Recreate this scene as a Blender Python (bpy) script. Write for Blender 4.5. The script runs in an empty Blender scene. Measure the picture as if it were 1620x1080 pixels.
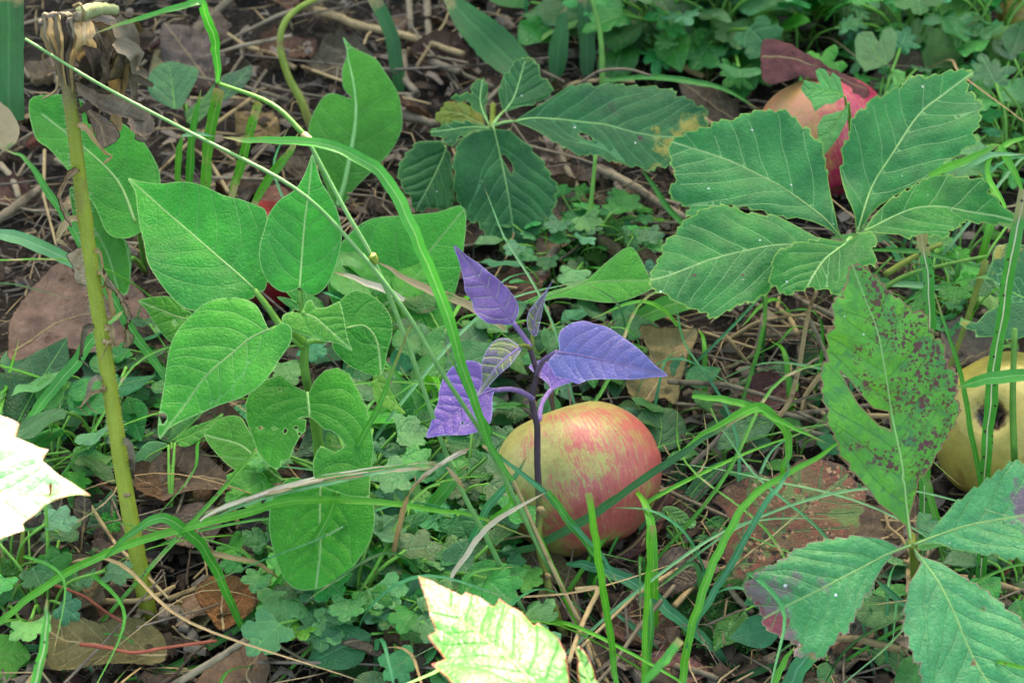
import bpy, bmesh, math, random
import numpy as np
from mathutils import Vector, Matrix, noise as mnoise
from mathutils.geometry import delaunay_2d_cdt
random.seed(7)
SC = bpy.context.scene
COL = SC.collection

# ------------------------------------------------------------------ camera
CAM_H, PITCH, FPX = 0.588, math.radians(36.0), 3447.0
cam_d = bpy.data.cameras.new('camera'); cam = bpy.data.objects.new('camera', cam_d); COL.objects.link(cam)
cam.location = (0, 0, CAM_H); cam.rotation_euler = (math.radians(90) - PITCH, 0, 0)
cam_d.sensor_fit = 'HORIZONTAL'; cam_d.sensor_width = 36.0; cam_d.lens = FPX / 1620 * 36.0
cam_d.clip_start = 0.02; cam_d.clip_end = 60
cam_d.dof.use_dof = True; cam_d.dof.focus_distance = 0.84; cam_d.dof.aperture_fstop = 22.0
SC.camera = cam
# ------------------------------------------------------------------ sky, sun, exposure
SUN_AZ, SUN_EL = math.radians(10), math.radians(42)      # azimuth from +Y towards +X
w = bpy.data.worlds.new('World'); SC.world = w; w.use_nodes = True
wn = w.node_tree; bg = wn.nodes['Background']
sky = wn.nodes.new('ShaderNodeTexSky'); sky.sky_type = 'NISHITA'; sky.sun_disc = False
sky.sun_elevation = SUN_EL; sky.sun_rotation = SUN_AZ; sky.air_density = 1.0; sky.dust_density = 4.0; sky.ozone_density = 0.6
wn.links.new(sky.outputs[0], bg.inputs[0]); bg.inputs[1].default_value = 0.15
sd = bpy.data.lights.new('sun', 'SUN'); sun = bpy.data.objects.new('sun', sd); COL.objects.link(sun)
sd.energy = 3.6; sd.angle = math.radians(0.53); sd.color = (1, .97, .93)
to_sun = Vector((math.sin(SUN_AZ) * math.cos(SUN_EL), math.cos(SUN_AZ) * math.cos(SUN_EL), math.sin(SUN_EL)))
sun.rotation_euler = to_sun.to_track_quat('Z', 'Y').to_euler(); sun.location = (0.5, 3, 3)
SC.view_settings.view_transform = 'Standard'; SC.view_settings.look = 'None'
SC.view_settings.gamma = 1.0; SC.view_settings.use_curve_mapping = False
SC.view_settings.exposure = 2.55
SC.view_settings.use_white_balance = True; SC.view_settings.white_balance_temperature = 7900; SC.view_settings.white_balance_tint = 4
SC.cycles.use_denoising = True
SC.cycles.max_bounces = 8; SC.cycles.transmission_bounces = 4; SC.cycles.diffuse_bounces = 2

# ------------------------------------------------------------------ from the photograph's pixels to places
_F = Vector((0, math.cos(PITCH), -math.sin(PITCH))); _U = Vector((0, math.sin(PITCH), math.cos(PITCH)))
_C = Vector((0, 0, CAM_H))
def ray(p): return _F + Vector(((p[0] - 810) / FPX, 0, 0)) - _U * ((p[1] - 540) / FPX)
def on_z(p, z=0.0): r = ray(p); return _C + r * ((z - CAM_H) / r.z)
def on_y(p, y): r = ray(p); return _C + r * (y / r.y)
def on_plane(p, P, n): r = ray(p); return _C + r * ((P - _C).dot(n) / r.dot(n))
def gy(py): return on_z((810, py)).y
ORG = dict(A=(180, 240), B=(180, 560), C=(640, 380), D=(1020, 90), E=(1080, 380), F=(1080, 720), G=(600, 80), H=(560, 720),
           a=(0, 0), b=(400, 0), c=(800, 0), d=(1200, 0), e=(0, 360), f=(400, 360), g=(800, 360), h=(1200, 360),
           i=(0, 720), j=(400, 720), k=(800, 720), l=(1200, 720))
def T(s):
    """'A: x,y x,y' -> list of photograph pixels"""
    if isinstance(s, (list, tuple)): return [tuple(q) for q in s]
    o = None
    if ':' in s:
        k, s = s.split(':'); o = ORG[k.strip()]
    pts = [tuple(float(v) for v in q.split(',')) for q in s.split()]
    if o: pts = [(o[0] + x / 3, o[1] + y / 3) for x, y in pts]
    return pts
def N(x=0.0, y=0.0, z=1.0): return Vector((x, y, z)).normalized()

# ------------------------------------------------------------------ object helpers
def empty(name, loc, label, cat, group=None):
    o = bpy.data.objects.new(name, None); COL.objects.link(o); o.location = loc; o.empty_display_size = .01
    o['label'] = label; o['category'] = cat
    if group: o['group'] = group
    return o
def tag(o, label, cat, group=None):
    o['label'] = label; o['category'] = cat
    if group: o['group'] = group
    return o
def mesh_obj(name, verts, faces, mat, parent=None, attrs=None, smooth=True, origin=None):
    """one mesh object; verts in world space, stored relative to the parent's (or its own) base point"""
    v = np.asarray([tuple(q) for q in verts], dtype=float)
    base = Vector((0, 0, 0))
    if parent is not None:
        base = world_loc(parent)
    elif origin is not None: base = Vector(origin)
    v = v - np.array(base)
    me = bpy.data.meshes.new(name); me.from_pydata(v.tolist(), [], [tuple(int(i) for i in f) for f in faces]); me.update()
    if attrs:
        for k, a in attrs.items():
            at = me.attributes.new(k, 'FLOAT', 'POINT'); at.data.foreach_set('value', np.asarray(a, dtype=np.float32))
    if smooth: me.shade_smooth()
    if mat: me.materials.append(mat)
    o = bpy.data.objects.new(name, me); COL.objects.link(o)
    if parent is not None: o.parent = parent
    else: o.location = base
    return o
def world_loc(o):
    l = Vector(o.location); p = o.parent
    while p is not None: l += Vector(p.location); p = p.parent
    return l
def copy_tree(o, parent=None):
    c = o.copy(); COL.objects.link(c); c.parent = parent
    for ch in list(o.children): copy_tree(ch, c)
    return c
def catmull(pts, n=6):
    P = [np.array(p, dtype=float) for p in pts]
    if len(P) < 3: 
        return [P[0] + (P[1] - P[0]) * t for t in np.linspace(0, 1, n + 1)]
    P = [2 * P[0] - P[1]] + P + [2 * P[-1] - P[-2]]; out = []
    for i in range(1, len(P) - 2):
        a, b, c, d = P[i - 1:i + 3]
        for t in np.linspace(0, 1, n, endpoint=False):
            out.append(.5 * ((2 * b) + (-a + c) * t + (2 * a - 5 * b + 4 * c - d) * t * t + (-a + 3 * b - 3 * c + d) * t ** 3))
    out.append(P[-2]); return out
def catmull_closed(P, n=4):
    P = [np.array(p, dtype=float) for p in P]; m = len(P); out = []
    for i in range(m):
        a, b, c, d = P[i - 1], P[i], P[(i + 1) % m], P[(i + 2) % m]
        for t in np.linspace(0, 1, n, endpoint=False):
            out.append(.5 * ((2 * b) + (-a + c) * t + (2 * a - 5 * b + 4 * c - d) * t * t + (-a + 3 * b - 3 * c + d) * t ** 3))
    return out
def resample_closed(P, s):
    out = []
    for i in range(len(P)):
        a, b = np.array(P[i]), np.array(P[(i + 1) % len(P)]); L = np.linalg.norm(b - a); k = max(1, int(math.ceil(L / s)))
        for j in range(k): out.append(a + (b - a) * j / k)
    return out
def resample_open(P, s):
    out = []
    for i in range(len(P) - 1):
        a, b = np.array(P[i]), np.array(P[i + 1]); L = np.linalg.norm(b - a); k = max(1, int(math.ceil(L / s)))
        for j in range(k): out.append(a + (b - a) * j / k)
    out.append(np.array(P[-1])); return out
def pip(pts, poly):
    pts = np.asarray(pts); poly = np.asarray(poly); x, y = pts[:, 0], pts[:, 1]; ins = np.zeros(len(pts), bool)
    a = poly; b = np.roll(poly, -1, 0)
    for (x1, y1), (x2, y2) in zip(a, b):
        if y1 == y2: continue
        c = ((y1 > y) != (y2 > y)) & (x < (x2 - x1) * (y - y1) / (y2 - y1) + x1); ins ^= c
    return ins
def seg_dist(pts, A, B):
    pts = np.asarray(pts); A = np.asarray(A); B = np.asarray(B)
    best = np.full(len(pts), 1e9); arg = np.zeros(len(pts), int); tt = np.zeros(len(pts))
    for i in range(len(A)):
        d = B[i] - A[i]; L2 = d @ d
        t = np.clip(((pts - A[i]) @ d) / (L2 + 1e-18), 0, 1)
        q = pts - A[i] - t[:, None] * d; dd = np.sqrt((q * q).sum(1)); m = dd < best
        best[m] = dd[m]; arg[m] = i; tt[m] = t[m]
    return best, arg, tt
def line_dist(pts, P): P = np.asarray(P); return seg_dist(pts, P[:-1], P[1:])
def nz(v, sc, seed=0.0):
    return np.array([mnoise.noise(Vector((q[0] * sc + seed, q[1] * sc - seed * .7, seed * 1.3))) for q in v])

# ------------------------------------------------------------------ leaf blades
def gen_veins(mid, outline, style, n):
    """side veins grown from the midrib until they near the margin"""
    mid = np.asarray(mid); seg = np.linalg.norm(np.diff(mid, axis=0), axis=1); cum = np.concatenate([[0], np.cumsum(seg)]); L = cum[-1]
    res = []; step = L / 40
    ts = {'arc': np.linspace(.03, .72, n), 'str': np.linspace(.10, .86, n), 'heart': np.linspace(.01, .6, n)}[style]
    for k, t0 in enumerate(ts):
        for s in (1, -1):
            t = min(.95, max(0.0, t0 + (0.5 * (s > 0)) * (ts[1] - ts[0]) * .5))
            d = t * L; i = min(len(seg) - 1, max(0, np.searchsorted(cum, d) - 1)); p = mid[i] + (mid[i + 1] - mid[i]) * (d - cum[i]) / seg[i]
            tan = (mid[i + 1] - mid[i]) / seg[i]; ang = math.atan2(tan[1], tan[0])
            a0, turn = {'arc': (64, -72), 'str': (44, -14), 'heart': (80, -62)}[style]
            a0 += random.uniform(-5, 5); path = [p.copy()]; Lmax = L * .62
            for q in range(60):
                u = min(1, q * step / Lmax); a = ang + s * math.radians(a0 + turn * u ** 1.1 + math.sin(q * .45 + k * 1.7 + s) * 6.0 + mnoise.noise(Vector((q * .3, k * 3.1, s))) * 8)
                p = p + step * np.array([math.cos(a), math.sin(a)])
                if q % 3 == 0 and not pip([p], outline)[0]: break
                path.append(p.copy())
                if q * step > Lmax: break
            if len(path) > 5:
                path = path[:max(4, int(len(path) * .93))]; res.append(path)
    return res
def leaf(name, parent, outline, mid, y=None, h=None, n=N(0, -.4, .9), mat=None, smooth=True, style='arc', nv=6, holes=(), veins=None,
         fold=.12, bend=0.0, arch=0.0, quilt=.0006, wave=.0012, wsc=45, curl=0.0, crumple=0.0, rib=True, ribmat=None, ribw=.0005, res=42, label=None, tag3=None, jag=0.0, thick=0):
    """A leaf traced from the photograph on its own tilted plane in space (mid runs base -> tip), then folded, bent, quilted between its veins."""
    outline, mid = T(outline), T(mid); holes = [T(q) for q in holes]
    B = on_y(mid[0], y) if y is not None else on_z(mid[0], h)
    n = n.normalized(); e1 = (on_plane(mid[-1], B, n) - B).normalized(); e2 = n.cross(e1)
    def P2(p): d = on_plane(p, B, n) - B; return np.array((d.dot(e1), d.dot(e2)))
    ol = [P2(p) for p in outline]; md = [P2(p) for p in mid]; hl = [[P2(p) for p in q] for q in holes]
    return leaf2d(name, parent, ol, md, B, e1, e2, n, mat, smooth, style, nv, hl, [[P2(p) for p in T(v)] for v in veins] if veins else None,
                  fold, bend, arch, quilt, wave, wsc, curl, crumple, rib, ribmat, ribw, res, label, jag)
def serrate(o, m):
    """add a small tooth, leaning to the tip, on each longer run of a traced margin"""
    o, m = T(o), T(m); c = np.mean(np.array(o), axis=0); tip = np.array(m[-1]); b = np.array(m[0]); L = np.linalg.norm(tip - b); out = []
    for p, q in zip(o, o[1:] + o[:1]):
        p, q = np.array(p), np.array(q); out.append(tuple(p)); d = q - p; l = np.linalg.norm(d); mid_ = (p + q) / 2
        if l < 11 or np.linalg.norm(mid_ - b) < .3 * L: continue
        nn = np.array((-d[1], d[0])) / l
        if nn @ (mid_ - c) < 0: nn = -nn
        k = max(1, int(l / 17)); fw = np.linalg.norm(q - tip) < np.linalg.norm(p - tip); h = min(4.0, l / k * .2)
        for i in range(k):
            u0, u1 = (i + .62) / k, (i + .78) / k
            if not fw: u0, u1 = (i + .22) / k, (i + .38) / k
            a_, b_ = p + d * u0 + nn * h, p + d * u1 - nn * h * .25
            if not fw: a_, b_ = p + d * u0 - nn * h * .25, p + d * u1 + nn * h
            out += [tuple(a_), tuple(b_)]
    return out
def leaf2d(name, parent, ol, md, B, e1, e2, n, mat, smooth=True, style='arc', nv=6, hl=(), veins=None, fold=.12, bend=0., arch=0., quilt=.0006,
           wave=.0012, wsc=45, curl=0., crumple=0., rib=True, ribmat=None, ribw=.0005, res=42, label=None, jag=0.0):
    seed = random.uniform(0, 50); ol = [np.asarray(q, dtype=float) for q in ol]
    if smooth: ol = catmull_closed(ol, 4)
    arr = np.array(ol); size = max(np.ptp(arr[:, 0]), np.ptp(arr[:, 1])); s = max(.0006, size / res)
    ol = resample_closed(ol, s)
    if jag:
        ol = [p + jag * size * np.array((mnoise.noise(Vector((p[0] * 900 + seed, p[1] * 900, 1))), mnoise.noise(Vector((p[0] * 900, p[1] * 900 + seed, 9))))) for p in ol]
    md = [np.asarray(q, dtype=float) for q in catmull(md, 5)]
    if veins is None: veins = gen_veins(md, np.array(ol), style, nv) if nv else []
    veins = [catmull(v, 3) for v in veins] if veins else []
    V = [tuple(p) for p in ol]; E = [(i, (i + 1) % len(ol)) for i in range(len(ol))]
    hs = []
    for q in hl:
        q = resample_closed(catmull_closed(q, 3) if smooth else [np.asarray(z) for z in q], s * .8); b = len(V); V += [tuple(p) for p in q]; E += [(b + i, b + (i + 1) % len(q)) for i in range(len(q))]; hs.append(np.array(q))
    lines = []
    for v in [md] + list(veins):
        v = resample_open(v, s * 1.2); lines.append(np.array(v)); b = len(V); V += [tuple(p) for p in v]; E += [(b + i, b + i + 1) for i in range(len(v) - 1)]
    OL = np.array(ol); lo, hi = OL.min(0), OL.max(0)
    gx, gy_ = np.meshgrid(np.arange(lo[0], hi[0], s), np.arange(lo[1], hi[1], s * .87))
    gx = gx + (np.arange(gx.shape[0]) % 2)[:, None] * s * .5; G = np.stack([gx.ravel(), gy_.ravel()], 1); G = G + np.random.RandomState(int(seed * 99)).uniform(-.15, .15, G.shape) * s
    G = G[pip(G, OL)]
    if len(G):
        allA = [OL] + hs; A = np.concatenate([q for q in allA] + [l[:-1] for l in lines]); Bq = np.concatenate([np.roll(q, -1, 0) for q in allA] + [l[1:] for l in lines])
        d, _, _ = seg_dist(G, A, Bq); G = G[d > s * .45]
    V += [tuple(p) for p in G]
    r = delaunay_2d_cdt([Vector(p) for p in V], E, [], 0, 1e-7)
    v2 = np.array([tuple(p) for p in r[0]]); F = np.array([f for f in r[2] if len(f) == 3])
    cen = v2[F].mean(1); keep = pip(cen, OL)
    for q in hs: keep &= ~pip(cen, q)
    F = F[keep]; used = np.unique(F); mp = -np.ones(len(v2), int); mp[used] = np.arange(len(used)); F = mp[F]; v2 = v2[used]
    edge = seg_dist(v2, OL, np.roll(OL, -1, 0))[0]
    for q in hs: edge = np.minimum(edge, seg_dist(v2, q, np.roll(q, -1, 0))[0])
    dm, ai, tt = line_dist(v2, np.array(md)); M = np.array(md); cum = np.concatenate([[0], np.cumsum(np.linalg.norm(np.diff(M, axis=0), axis=1))]); L = cum[-1]
    t = (cum[ai] + tt * (cum[ai + 1] - cum[ai])) / L
    dv = np.full(len(v2), 1.0)
    for l in lines[1:]: dv = np.minimum(dv, line_dist(v2, l)[0])
    dd = np.minimum(dv, dm)
    side = v2 - M[ai]; tg = M[ai + 1] - M[ai]; sgn = np.sign(tg[:, 0] * side[:, 1] - tg[:, 1] * side[:, 0])
    z = fold * dm + arch * L * np.sin(np.pi * np.clip(t, 0, 1)) - bend * L * t * t
    qs = size * .022
    if quilt: z += .5 * quilt * (1 - np.exp(-(dd / qs) ** 2)) * np.clip(edge / (size * .03), 0, 1)
    ef = np.exp(-edge / (size * .12))
    if wave: z += wave * (nz(v2, wsc, seed) * (.35 + ef)) * 1.6
    if curl: z += curl * size * ef ** 2
    if crumple: z += crumple * size * (nz(v2, 1.6 / size, seed) + .6 * nz(v2, 4.2 / size, seed + 3) + .45 * nz(v2, 11 / size, seed + 7) + .2 * nz(v2, 25 / size, seed + 9))
    e1v, e2v, nv_, Bv = np.array(e1), np.array(e2), np.array(n), np.array(B)
    W = Bv + v2[:, :1] * e1v + v2[:, 1:] * e2v + z[:, None] * nv_
    a, b, c = v2[F[:, 0]], v2[F[:, 1]], v2[F[:, 2]]
    flip = ((b[:, 0] - a[:, 0]) * (c[:, 1] - a[:, 1]) - (b[:, 1] - a[:, 1]) * (c[:, 0] - a[:, 0])) < 0
    F[flip] = F[flip][:, ::-1]
    o = mesh_obj(name, W, F, mat, parent, dict(vein=dv * 1000, mid=dm * 1000, edge=edge * 1000, along=t, side=sgn * dm / size), origin=None if parent else B)
    if label: o['label'] = label
    if rib:
        # raised midrib as a tapering half-tube lying on the surface
        pts = []; rad = []
        for k, p in enumerate(resample_open(md, s * 1.5)):
            i = int(np.argmin(((v2 - p) ** 2).sum(1)))
            pts.append(Vector(W[i])); rad.append(1)
        m = len(pts); rad = [ribw * (1.0 - .85 * k / max(1, m - 1)) for k in range(m)]
        if m > 3: tube('midrib', o, pts, rad, ribmat or mat, sides=5)
    return o
def tube(name, parent, pts, rad, mat, sides=7, cap=True, origin=None, lump=0.0):
    pts = [Vector(p) for p in pts]; V, Fc, al, ac = [], [], [], []
    m = len(pts); prev = None
    for i, p in enumerate(pts):
        tn = (pts[min(i + 1, m - 1)] - pts[max(i - 1, 0)]); tn = tn.normalized() if tn.length > 1e-9 else Vector((0, 0, 1))
        if prev is None: prev = tn.orthogonal().normalized()
        prev = (prev - tn * prev.dot(tn)); prev = prev.normalized() if prev.length > 1e-6 else tn.orthogonal().normalized()
        b = tn.cross(prev); r = rad[i] if isinstance(rad, (list, tuple)) else rad
        for k in range(sides):
            a = 2 * math.pi * k / sides; rr = r * (1 + lump * mnoise.noise(Vector((i * .9, k * 1.7, r * 999))))
            V.append(p + prev * math.cos(a) * rr + b * math.sin(a) * rr); al.append(i / max(1, m - 1)); ac.append(k / sides)
    for i in range(m - 1):
        for k in range(sides):
            k2 = (k + 1) % sides; Fc.append((i * sides + k, i * sides + k2, (i + 1) * sides + k2, (i + 1) * sides + k))
    if cap:
        Fc.append(tuple(range(sides))[::-1]); Fc.append(tuple((m - 1) * sides + k for k in range(sides)))
    return mesh_obj(name, V, Fc, mat, parent, dict(along=al, across=ac), origin=origin)
def path3(px, ys, n=5):
    """pixel polyline + depth (world y) at a few knots -> smooth 3-D path"""
    px = T(px); m = len(px)
    ys = np.interp(np.linspace(0, 1, m), np.linspace(0, 1, len(ys)), ys) if len(ys) != m else ys
    P = [on_y(p, q) for p, q in zip(px, ys)]
    return [Vector(q) for q in catmull(P, n)]
def ribbon(name, parent, pts, width, mat, fold=.35, face=N(0, -.65, .75), twist=0.0, base_w=.55, tip_w=.02, flat_tip=False, peak=.35, origin=None, rag=0.18):
    """a grass blade: V-folded strip with taper"""
    pts = [Vector(p) for p in pts]; m = len(pts); V, Fc, al, ac = [], [], [], []
    for i, p in enumerate(pts):
        u = i / (m - 1); tn = (pts[min(i + 1, m - 1)] - pts[max(i - 1, 0)]).normalized()
        f = Matrix.Rotation(twist * u, 3, tn) @ face
        s = tn.cross(f); s = s.normalized() if s.length > 1e-6 else tn.orthogonal().normalized(); nn = s.cross(tn).normalized()
        if u < peak: wv = base_w + (1 - base_w) * math.sin(u / peak * math.pi / 2)
        else: wv = 1.0 if flat_tip else tip_w + (1 - tip_w) * math.cos((u - peak) / (1 - peak) * math.pi / 2) ** .7
        if rag: wv *= 1 + rag * mnoise.noise(Vector((i * .6, width * 1e4, 3)))
        hw = width * .5 * wv; wob = mnoise.noise(Vector((i * .35, width * 7e3, pts[0].x * 50))) * min(width, .0025) * .3; p = p + s * wob + nn * wob * .6
        for j, c in enumerate((-1, -.5, 0, .5, 1)):
            V.append(p + s * (c * hw) + nn * (abs(c) * hw * fold)); al.append(u); ac.append(c)
    for i in range(m - 1):
        for j in range(4): Fc.append((i * 5 + j, i * 5 + j + 1, (i + 1) * 5 + j + 1, (i + 1) * 5 + j))
    return mesh_obj(name, V, Fc, mat, parent, dict(along=al, across=ac), origin=origin)
# ------------------------------------------------------------------ procedural materials
def hexc(h):
    h = h.lstrip('#'); c = [int(h[i:i + 2], 16) / 255 for i in (0, 2, 4)]
    return tuple((x / 12.92 if x <= .04045 else ((x + .055) / 1.055) ** 2.4) for x in c)
class NT:
    def __init__(s, name):
        s.m = bpy.data.materials.new(name); s.m.use_nodes = True; s.t = s.m.node_tree; s.t.nodes.clear()
    def n(s, ty, props=None, **inp):
        nd = s.t.nodes.new(ty)
        for k, v in (props or {}).items(): setattr(nd, k, v)
        for k, v in inp.items():
            k = k.replace('_', ' '); i = nd.inputs[int(k[1:])] if k[0] == 'i' and k[1:].isdigit() else nd.inputs[k]
            s.set(i, v)
        return nd
    def set(s, i, v):
        if hasattr(v, 'is_output') or isinstance(v, bpy.types.NodeSocket): s.t.links.new(v, i)
        elif isinstance(v, (tuple, list)) and len(v) == 3 and i.type == 'RGBA': i.default_value = (*v, 1)
        else: i.default_value = v
    def attr(s, name): return s.n('ShaderNodeAttribute', dict(attribute_name=name)).outputs['Fac']
    def math(s, op, a, b=0.0, c=None):
        nd = s.n('ShaderNodeMath', dict(operation=op)); s.set(nd.inputs[0], a); s.set(nd.inputs[1], b)
        if c is not None: s.set(nd.inputs[2], c)
        return nd.outputs[0]
    def mix(s, f, a, b, mode='MIX'):
        nd = s.n('ShaderNodeMix', dict(data_type='RGBA', blend_type=mode)); s.set(nd.inputs[0], f); s.set(nd.inputs[6], a); s.set(nd.inputs[7], b); return nd.outputs[2]
    def ramp(s, v, lo, hi, a=0.0, b=1.0):
        nd = s.n('ShaderNodeMapRange', dict(interpolation_type='SMOOTHSTEP')); s.set(nd.inputs[0], v)
        for i, q in zip((1, 2, 3, 4), (lo, hi, a, b)): s.set(nd.inputs[i], q)
        return nd.outputs[0]
    def coord(s, mul=1000.0):
        c = s.n('ShaderNodeTexCoord').outputs['Object']; r = s.n('ShaderNodeObjectInfo').outputs['Random']
        v = s.n('ShaderNodeVectorMath', dict(operation='SCALE')); s.set(v.inputs[0], c); v.inputs[3].default_value = mul
        a = s.n('ShaderNodeVectorMath', dict(operation='ADD')); s.set(a.inputs[0], v.outputs[0])
        m = s.math('MULTIPLY', r, 300.0); s.t.links.new(m, a.inputs[1]); return a.outputs[0]
    def noise(s, v, scale, detail=3.0, rough=.55): return s.n('ShaderNodeTexNoise', None, Vector=v, Scale=scale, Detail=detail, Roughness=rough).outputs['Fac']
    def vor(s, v, scale, feature='F1', out='Distance'):
        return s.n('ShaderNodeTexVoronoi', dict(feature=feature), Vector=v, Scale=scale).outputs[out]
    def out(s, sh): o = s.n('ShaderNodeOutputMaterial'); s.t.links.new(sh, o.inputs[0]); return s.m

def rich(c): return (c[0] * .70, c[1] * 1.06, c[2] * .74) if c[1] > 1.35 * c[0] and c[1] > 1.2 * c[2] else c
def leaf_mat(name, a, b, vein=None, vmix=.55, vw=.35, midw=.5, midc=None, rough=.45, spec=.5, trans=.3, mosaic=.25, mcol=None, cell=.55, edgec=None, edgew=.5,
             spots=None, blotch=None, flecks=None, bump=.9, big=.05, sheen=.0, vary=.25, spside=0.0, ovar=.0, ohue=.05):
    """a, b = lamina colours; spots = (colour, density, threshold); blotch = (colour, size_scale, lo, hi, 'tip'|'edge'|None)"""
    t = NT(name); P = t.coord(); hx = lambda c: hexc(c) if isinstance(c, str) else c
    a, b = rich(hx(a)), rich(hx(b))
    col = t.mix(t.ramp(t.noise(P, big, 3), .35, .65), a, b)
    cells = t.vor(P, cell, 'F1', 'Color'); cv = t.n('ShaderNodeSeparateColor', None, Color=cells).outputs[0]
    mc = hx(mcol) if mcol else tuple(min(1, x * 1.5) for x in b)
    col = t.mix(t.math('MULTIPLY', t.math('MULTIPLY', cv, t.ramp(t.noise(P, big * 2.2, 2), .3, .7)), mosaic), col, mc)
    rnd = t.n('ShaderNodeObjectInfo').outputs['Random']
    hsv = t.n('ShaderNodeHueSaturation', None, Color=col, Hue=t.math('MULTIPLY_ADD', rnd, .03 * vary / .25, .5 - .015 * vary / .25), Value=t.math('ADD', t.math('MULTIPLY_ADD', t.noise(P, .16, 4), vary * 2.2, 1 - vary * 1.1), t.math('MULTIPLY_ADD', t.noise(P, 1.1, 4, .75), .9, -.45))); col = hsv.outputs[0]
    if ovar: col = t.n('ShaderNodeHueSaturation', None, Color=col, Value=t.math('MULTIPLY_ADD', t.math('FRACT', t.math('MULTIPLY', rnd, 7.31)), ovar * 2, 1 - ovar), Hue=t.math('MULTIPLY_ADD', t.math('FRACT', t.math('MULTIPLY', rnd, 13.7)), ohue, .5 - ohue * .6), Saturation=t.math('MULTIPLY_ADD', t.math('FRACT', t.math('MULTIPLY', rnd, 3.9)), .35, .75)).outputs[0]
    dv, dm, de, al = t.attr('vein'), t.attr('mid'), t.attr('edge'), t.attr('along')
    net = t.vor(P, cell * .9, 'DISTANCE_TO_EDGE')
    if blotch:
        for bl in (blotch if isinstance(blotch, list) else [blotch]):
            c, sc, lo, hi, where = bl; f = t.noise(P, sc, 5, .65)
            if where == 'tip': f = t.math('ADD', f, t.math('MULTIPLY_ADD', al, .55, -.4))
            if where == 'edge': f = t.math('ADD', f, t.ramp(de, 0, 7, .22, -.1))
            if where == 'side': f = t.math('ADD', f, t.math('MULTIPLY_ADD', t.attr('side'), -1.6, t.math('MULTIPLY', al, -.25)))
            if where == 'base': f = t.math('ADD', f, t.math('MULTIPLY_ADD', al, -.5, .2))
            col = t.mix(t.ramp(f, lo, hi), col, hx(c))
    vm = t.math('MULTIPLY', t.ramp(dv, vw * .3, vw, 1, 0), vmix); mm = t.ramp(dm, midw * .4, midw, 1, 0)
    vc = hx(vein) if vein else tuple(min(1, x * 1.7 + .02) for x in b)
    col = t.mix(vm, col, vc); col = t.mix(t.math('MULTIPLY', mm, min(1, vmix * 1.3)), col, hx(midc) if midc else vc)
    if spots:
        for sp in (spots if isinstance(spots, list) else [spots]):
            c, sc, thr, reg = sp
            jit = t.n('ShaderNodeVectorMath', dict(operation='ADD')); t.set(jit.inputs[0], P)
            nn = t.n('ShaderNodeTexNoise', None, Vector=P, Scale=.8, Detail=2.0).outputs['Color']; t.t.links.new(nn, jit.inputs[1])
            d = t.vor(jit.outputs[0], sc); rr = t.n('ShaderNodeSeparateColor', None, Color=t.vor(jit.outputs[0], sc, 'F1', 'Color')).outputs[1]
            th = t.math('MULTIPLY', t.math('POWER', rr, 2.0), thr)
            f = t.math('LESS_THAN', d, th)
            f = t.math('MULTIPLY', f, t.ramp(t.math('ADD', t.noise(P, .07, 2), t.math('MULTIPLY', t.attr('side'), spside)), reg, reg + .12)); col = t.mix(f, col, hx(c))
    if flecks:
        jf = t.n('ShaderNodeVectorMath', dict(operation='ADD')); t.set(jf.inputs[0], P); t.t.links.new(t.n('ShaderNodeTexNoise', None, Vector=P, Scale=1.2, Detail=3.0).outputs['Color'], jf.inputs[1])
        d = t.vor(jf.outputs[0], .10, 'F1'); col = t.mix(t.math('MULTIPLY', t.math('LESS_THAN', d, flecks * 1.1), .8), col, (.7, .74, .7))
    if edgec: col = t.mix(t.ramp(t.math('ADD', de, t.math('MULTIPLY', t.noise(P, .3, 2), -.4)), 0, edgew, 1, 0), col, hx(edgec))
    hgt = t.math('ADD', t.math('MULTIPLY', t.ramp(net, 0, .25), .35), t.math('MULTIPLY', t.noise(P, 1.6, 3), .5))
    hgt = t.math('ADD', hgt, t.math('MULTIPLY', t.ramp(dv, 0, .5), .6))
    bp = t.n('ShaderNodeBump', None, Strength=bump, Distance=.0004, Height=hgt).outputs[0]
    pr = t.n('ShaderNodeBsdfPrincipled', None, Base_Color=col, Roughness=t.math('MULTIPLY_ADD', t.noise(P, .35, 3), .3, rough - .15), Specular_IOR_Level=spec, Normal=bp)
    if sheen: pr.inputs['Sheen Weight'].default_value = sheen; pr.inputs['Sheen Roughness'].default_value = .4
    tcol = t.mix(.35, col, tuple((b[0] * 1.6, b[1] * 1.5, b[2] * .6)))
    tr = t.n('ShaderNodeBsdfTranslucent', None, Color=tcol, Normal=bp)
    mx = t.n('ShaderNodeMixShader'); mx.inputs[0].default_value = trans; t.t.links.new(pr.outputs[0], mx.inputs[1]); t.t.links.new(tr.outputs[0], mx.inputs[2])
    return t.out(mx.outputs[0])
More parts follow.
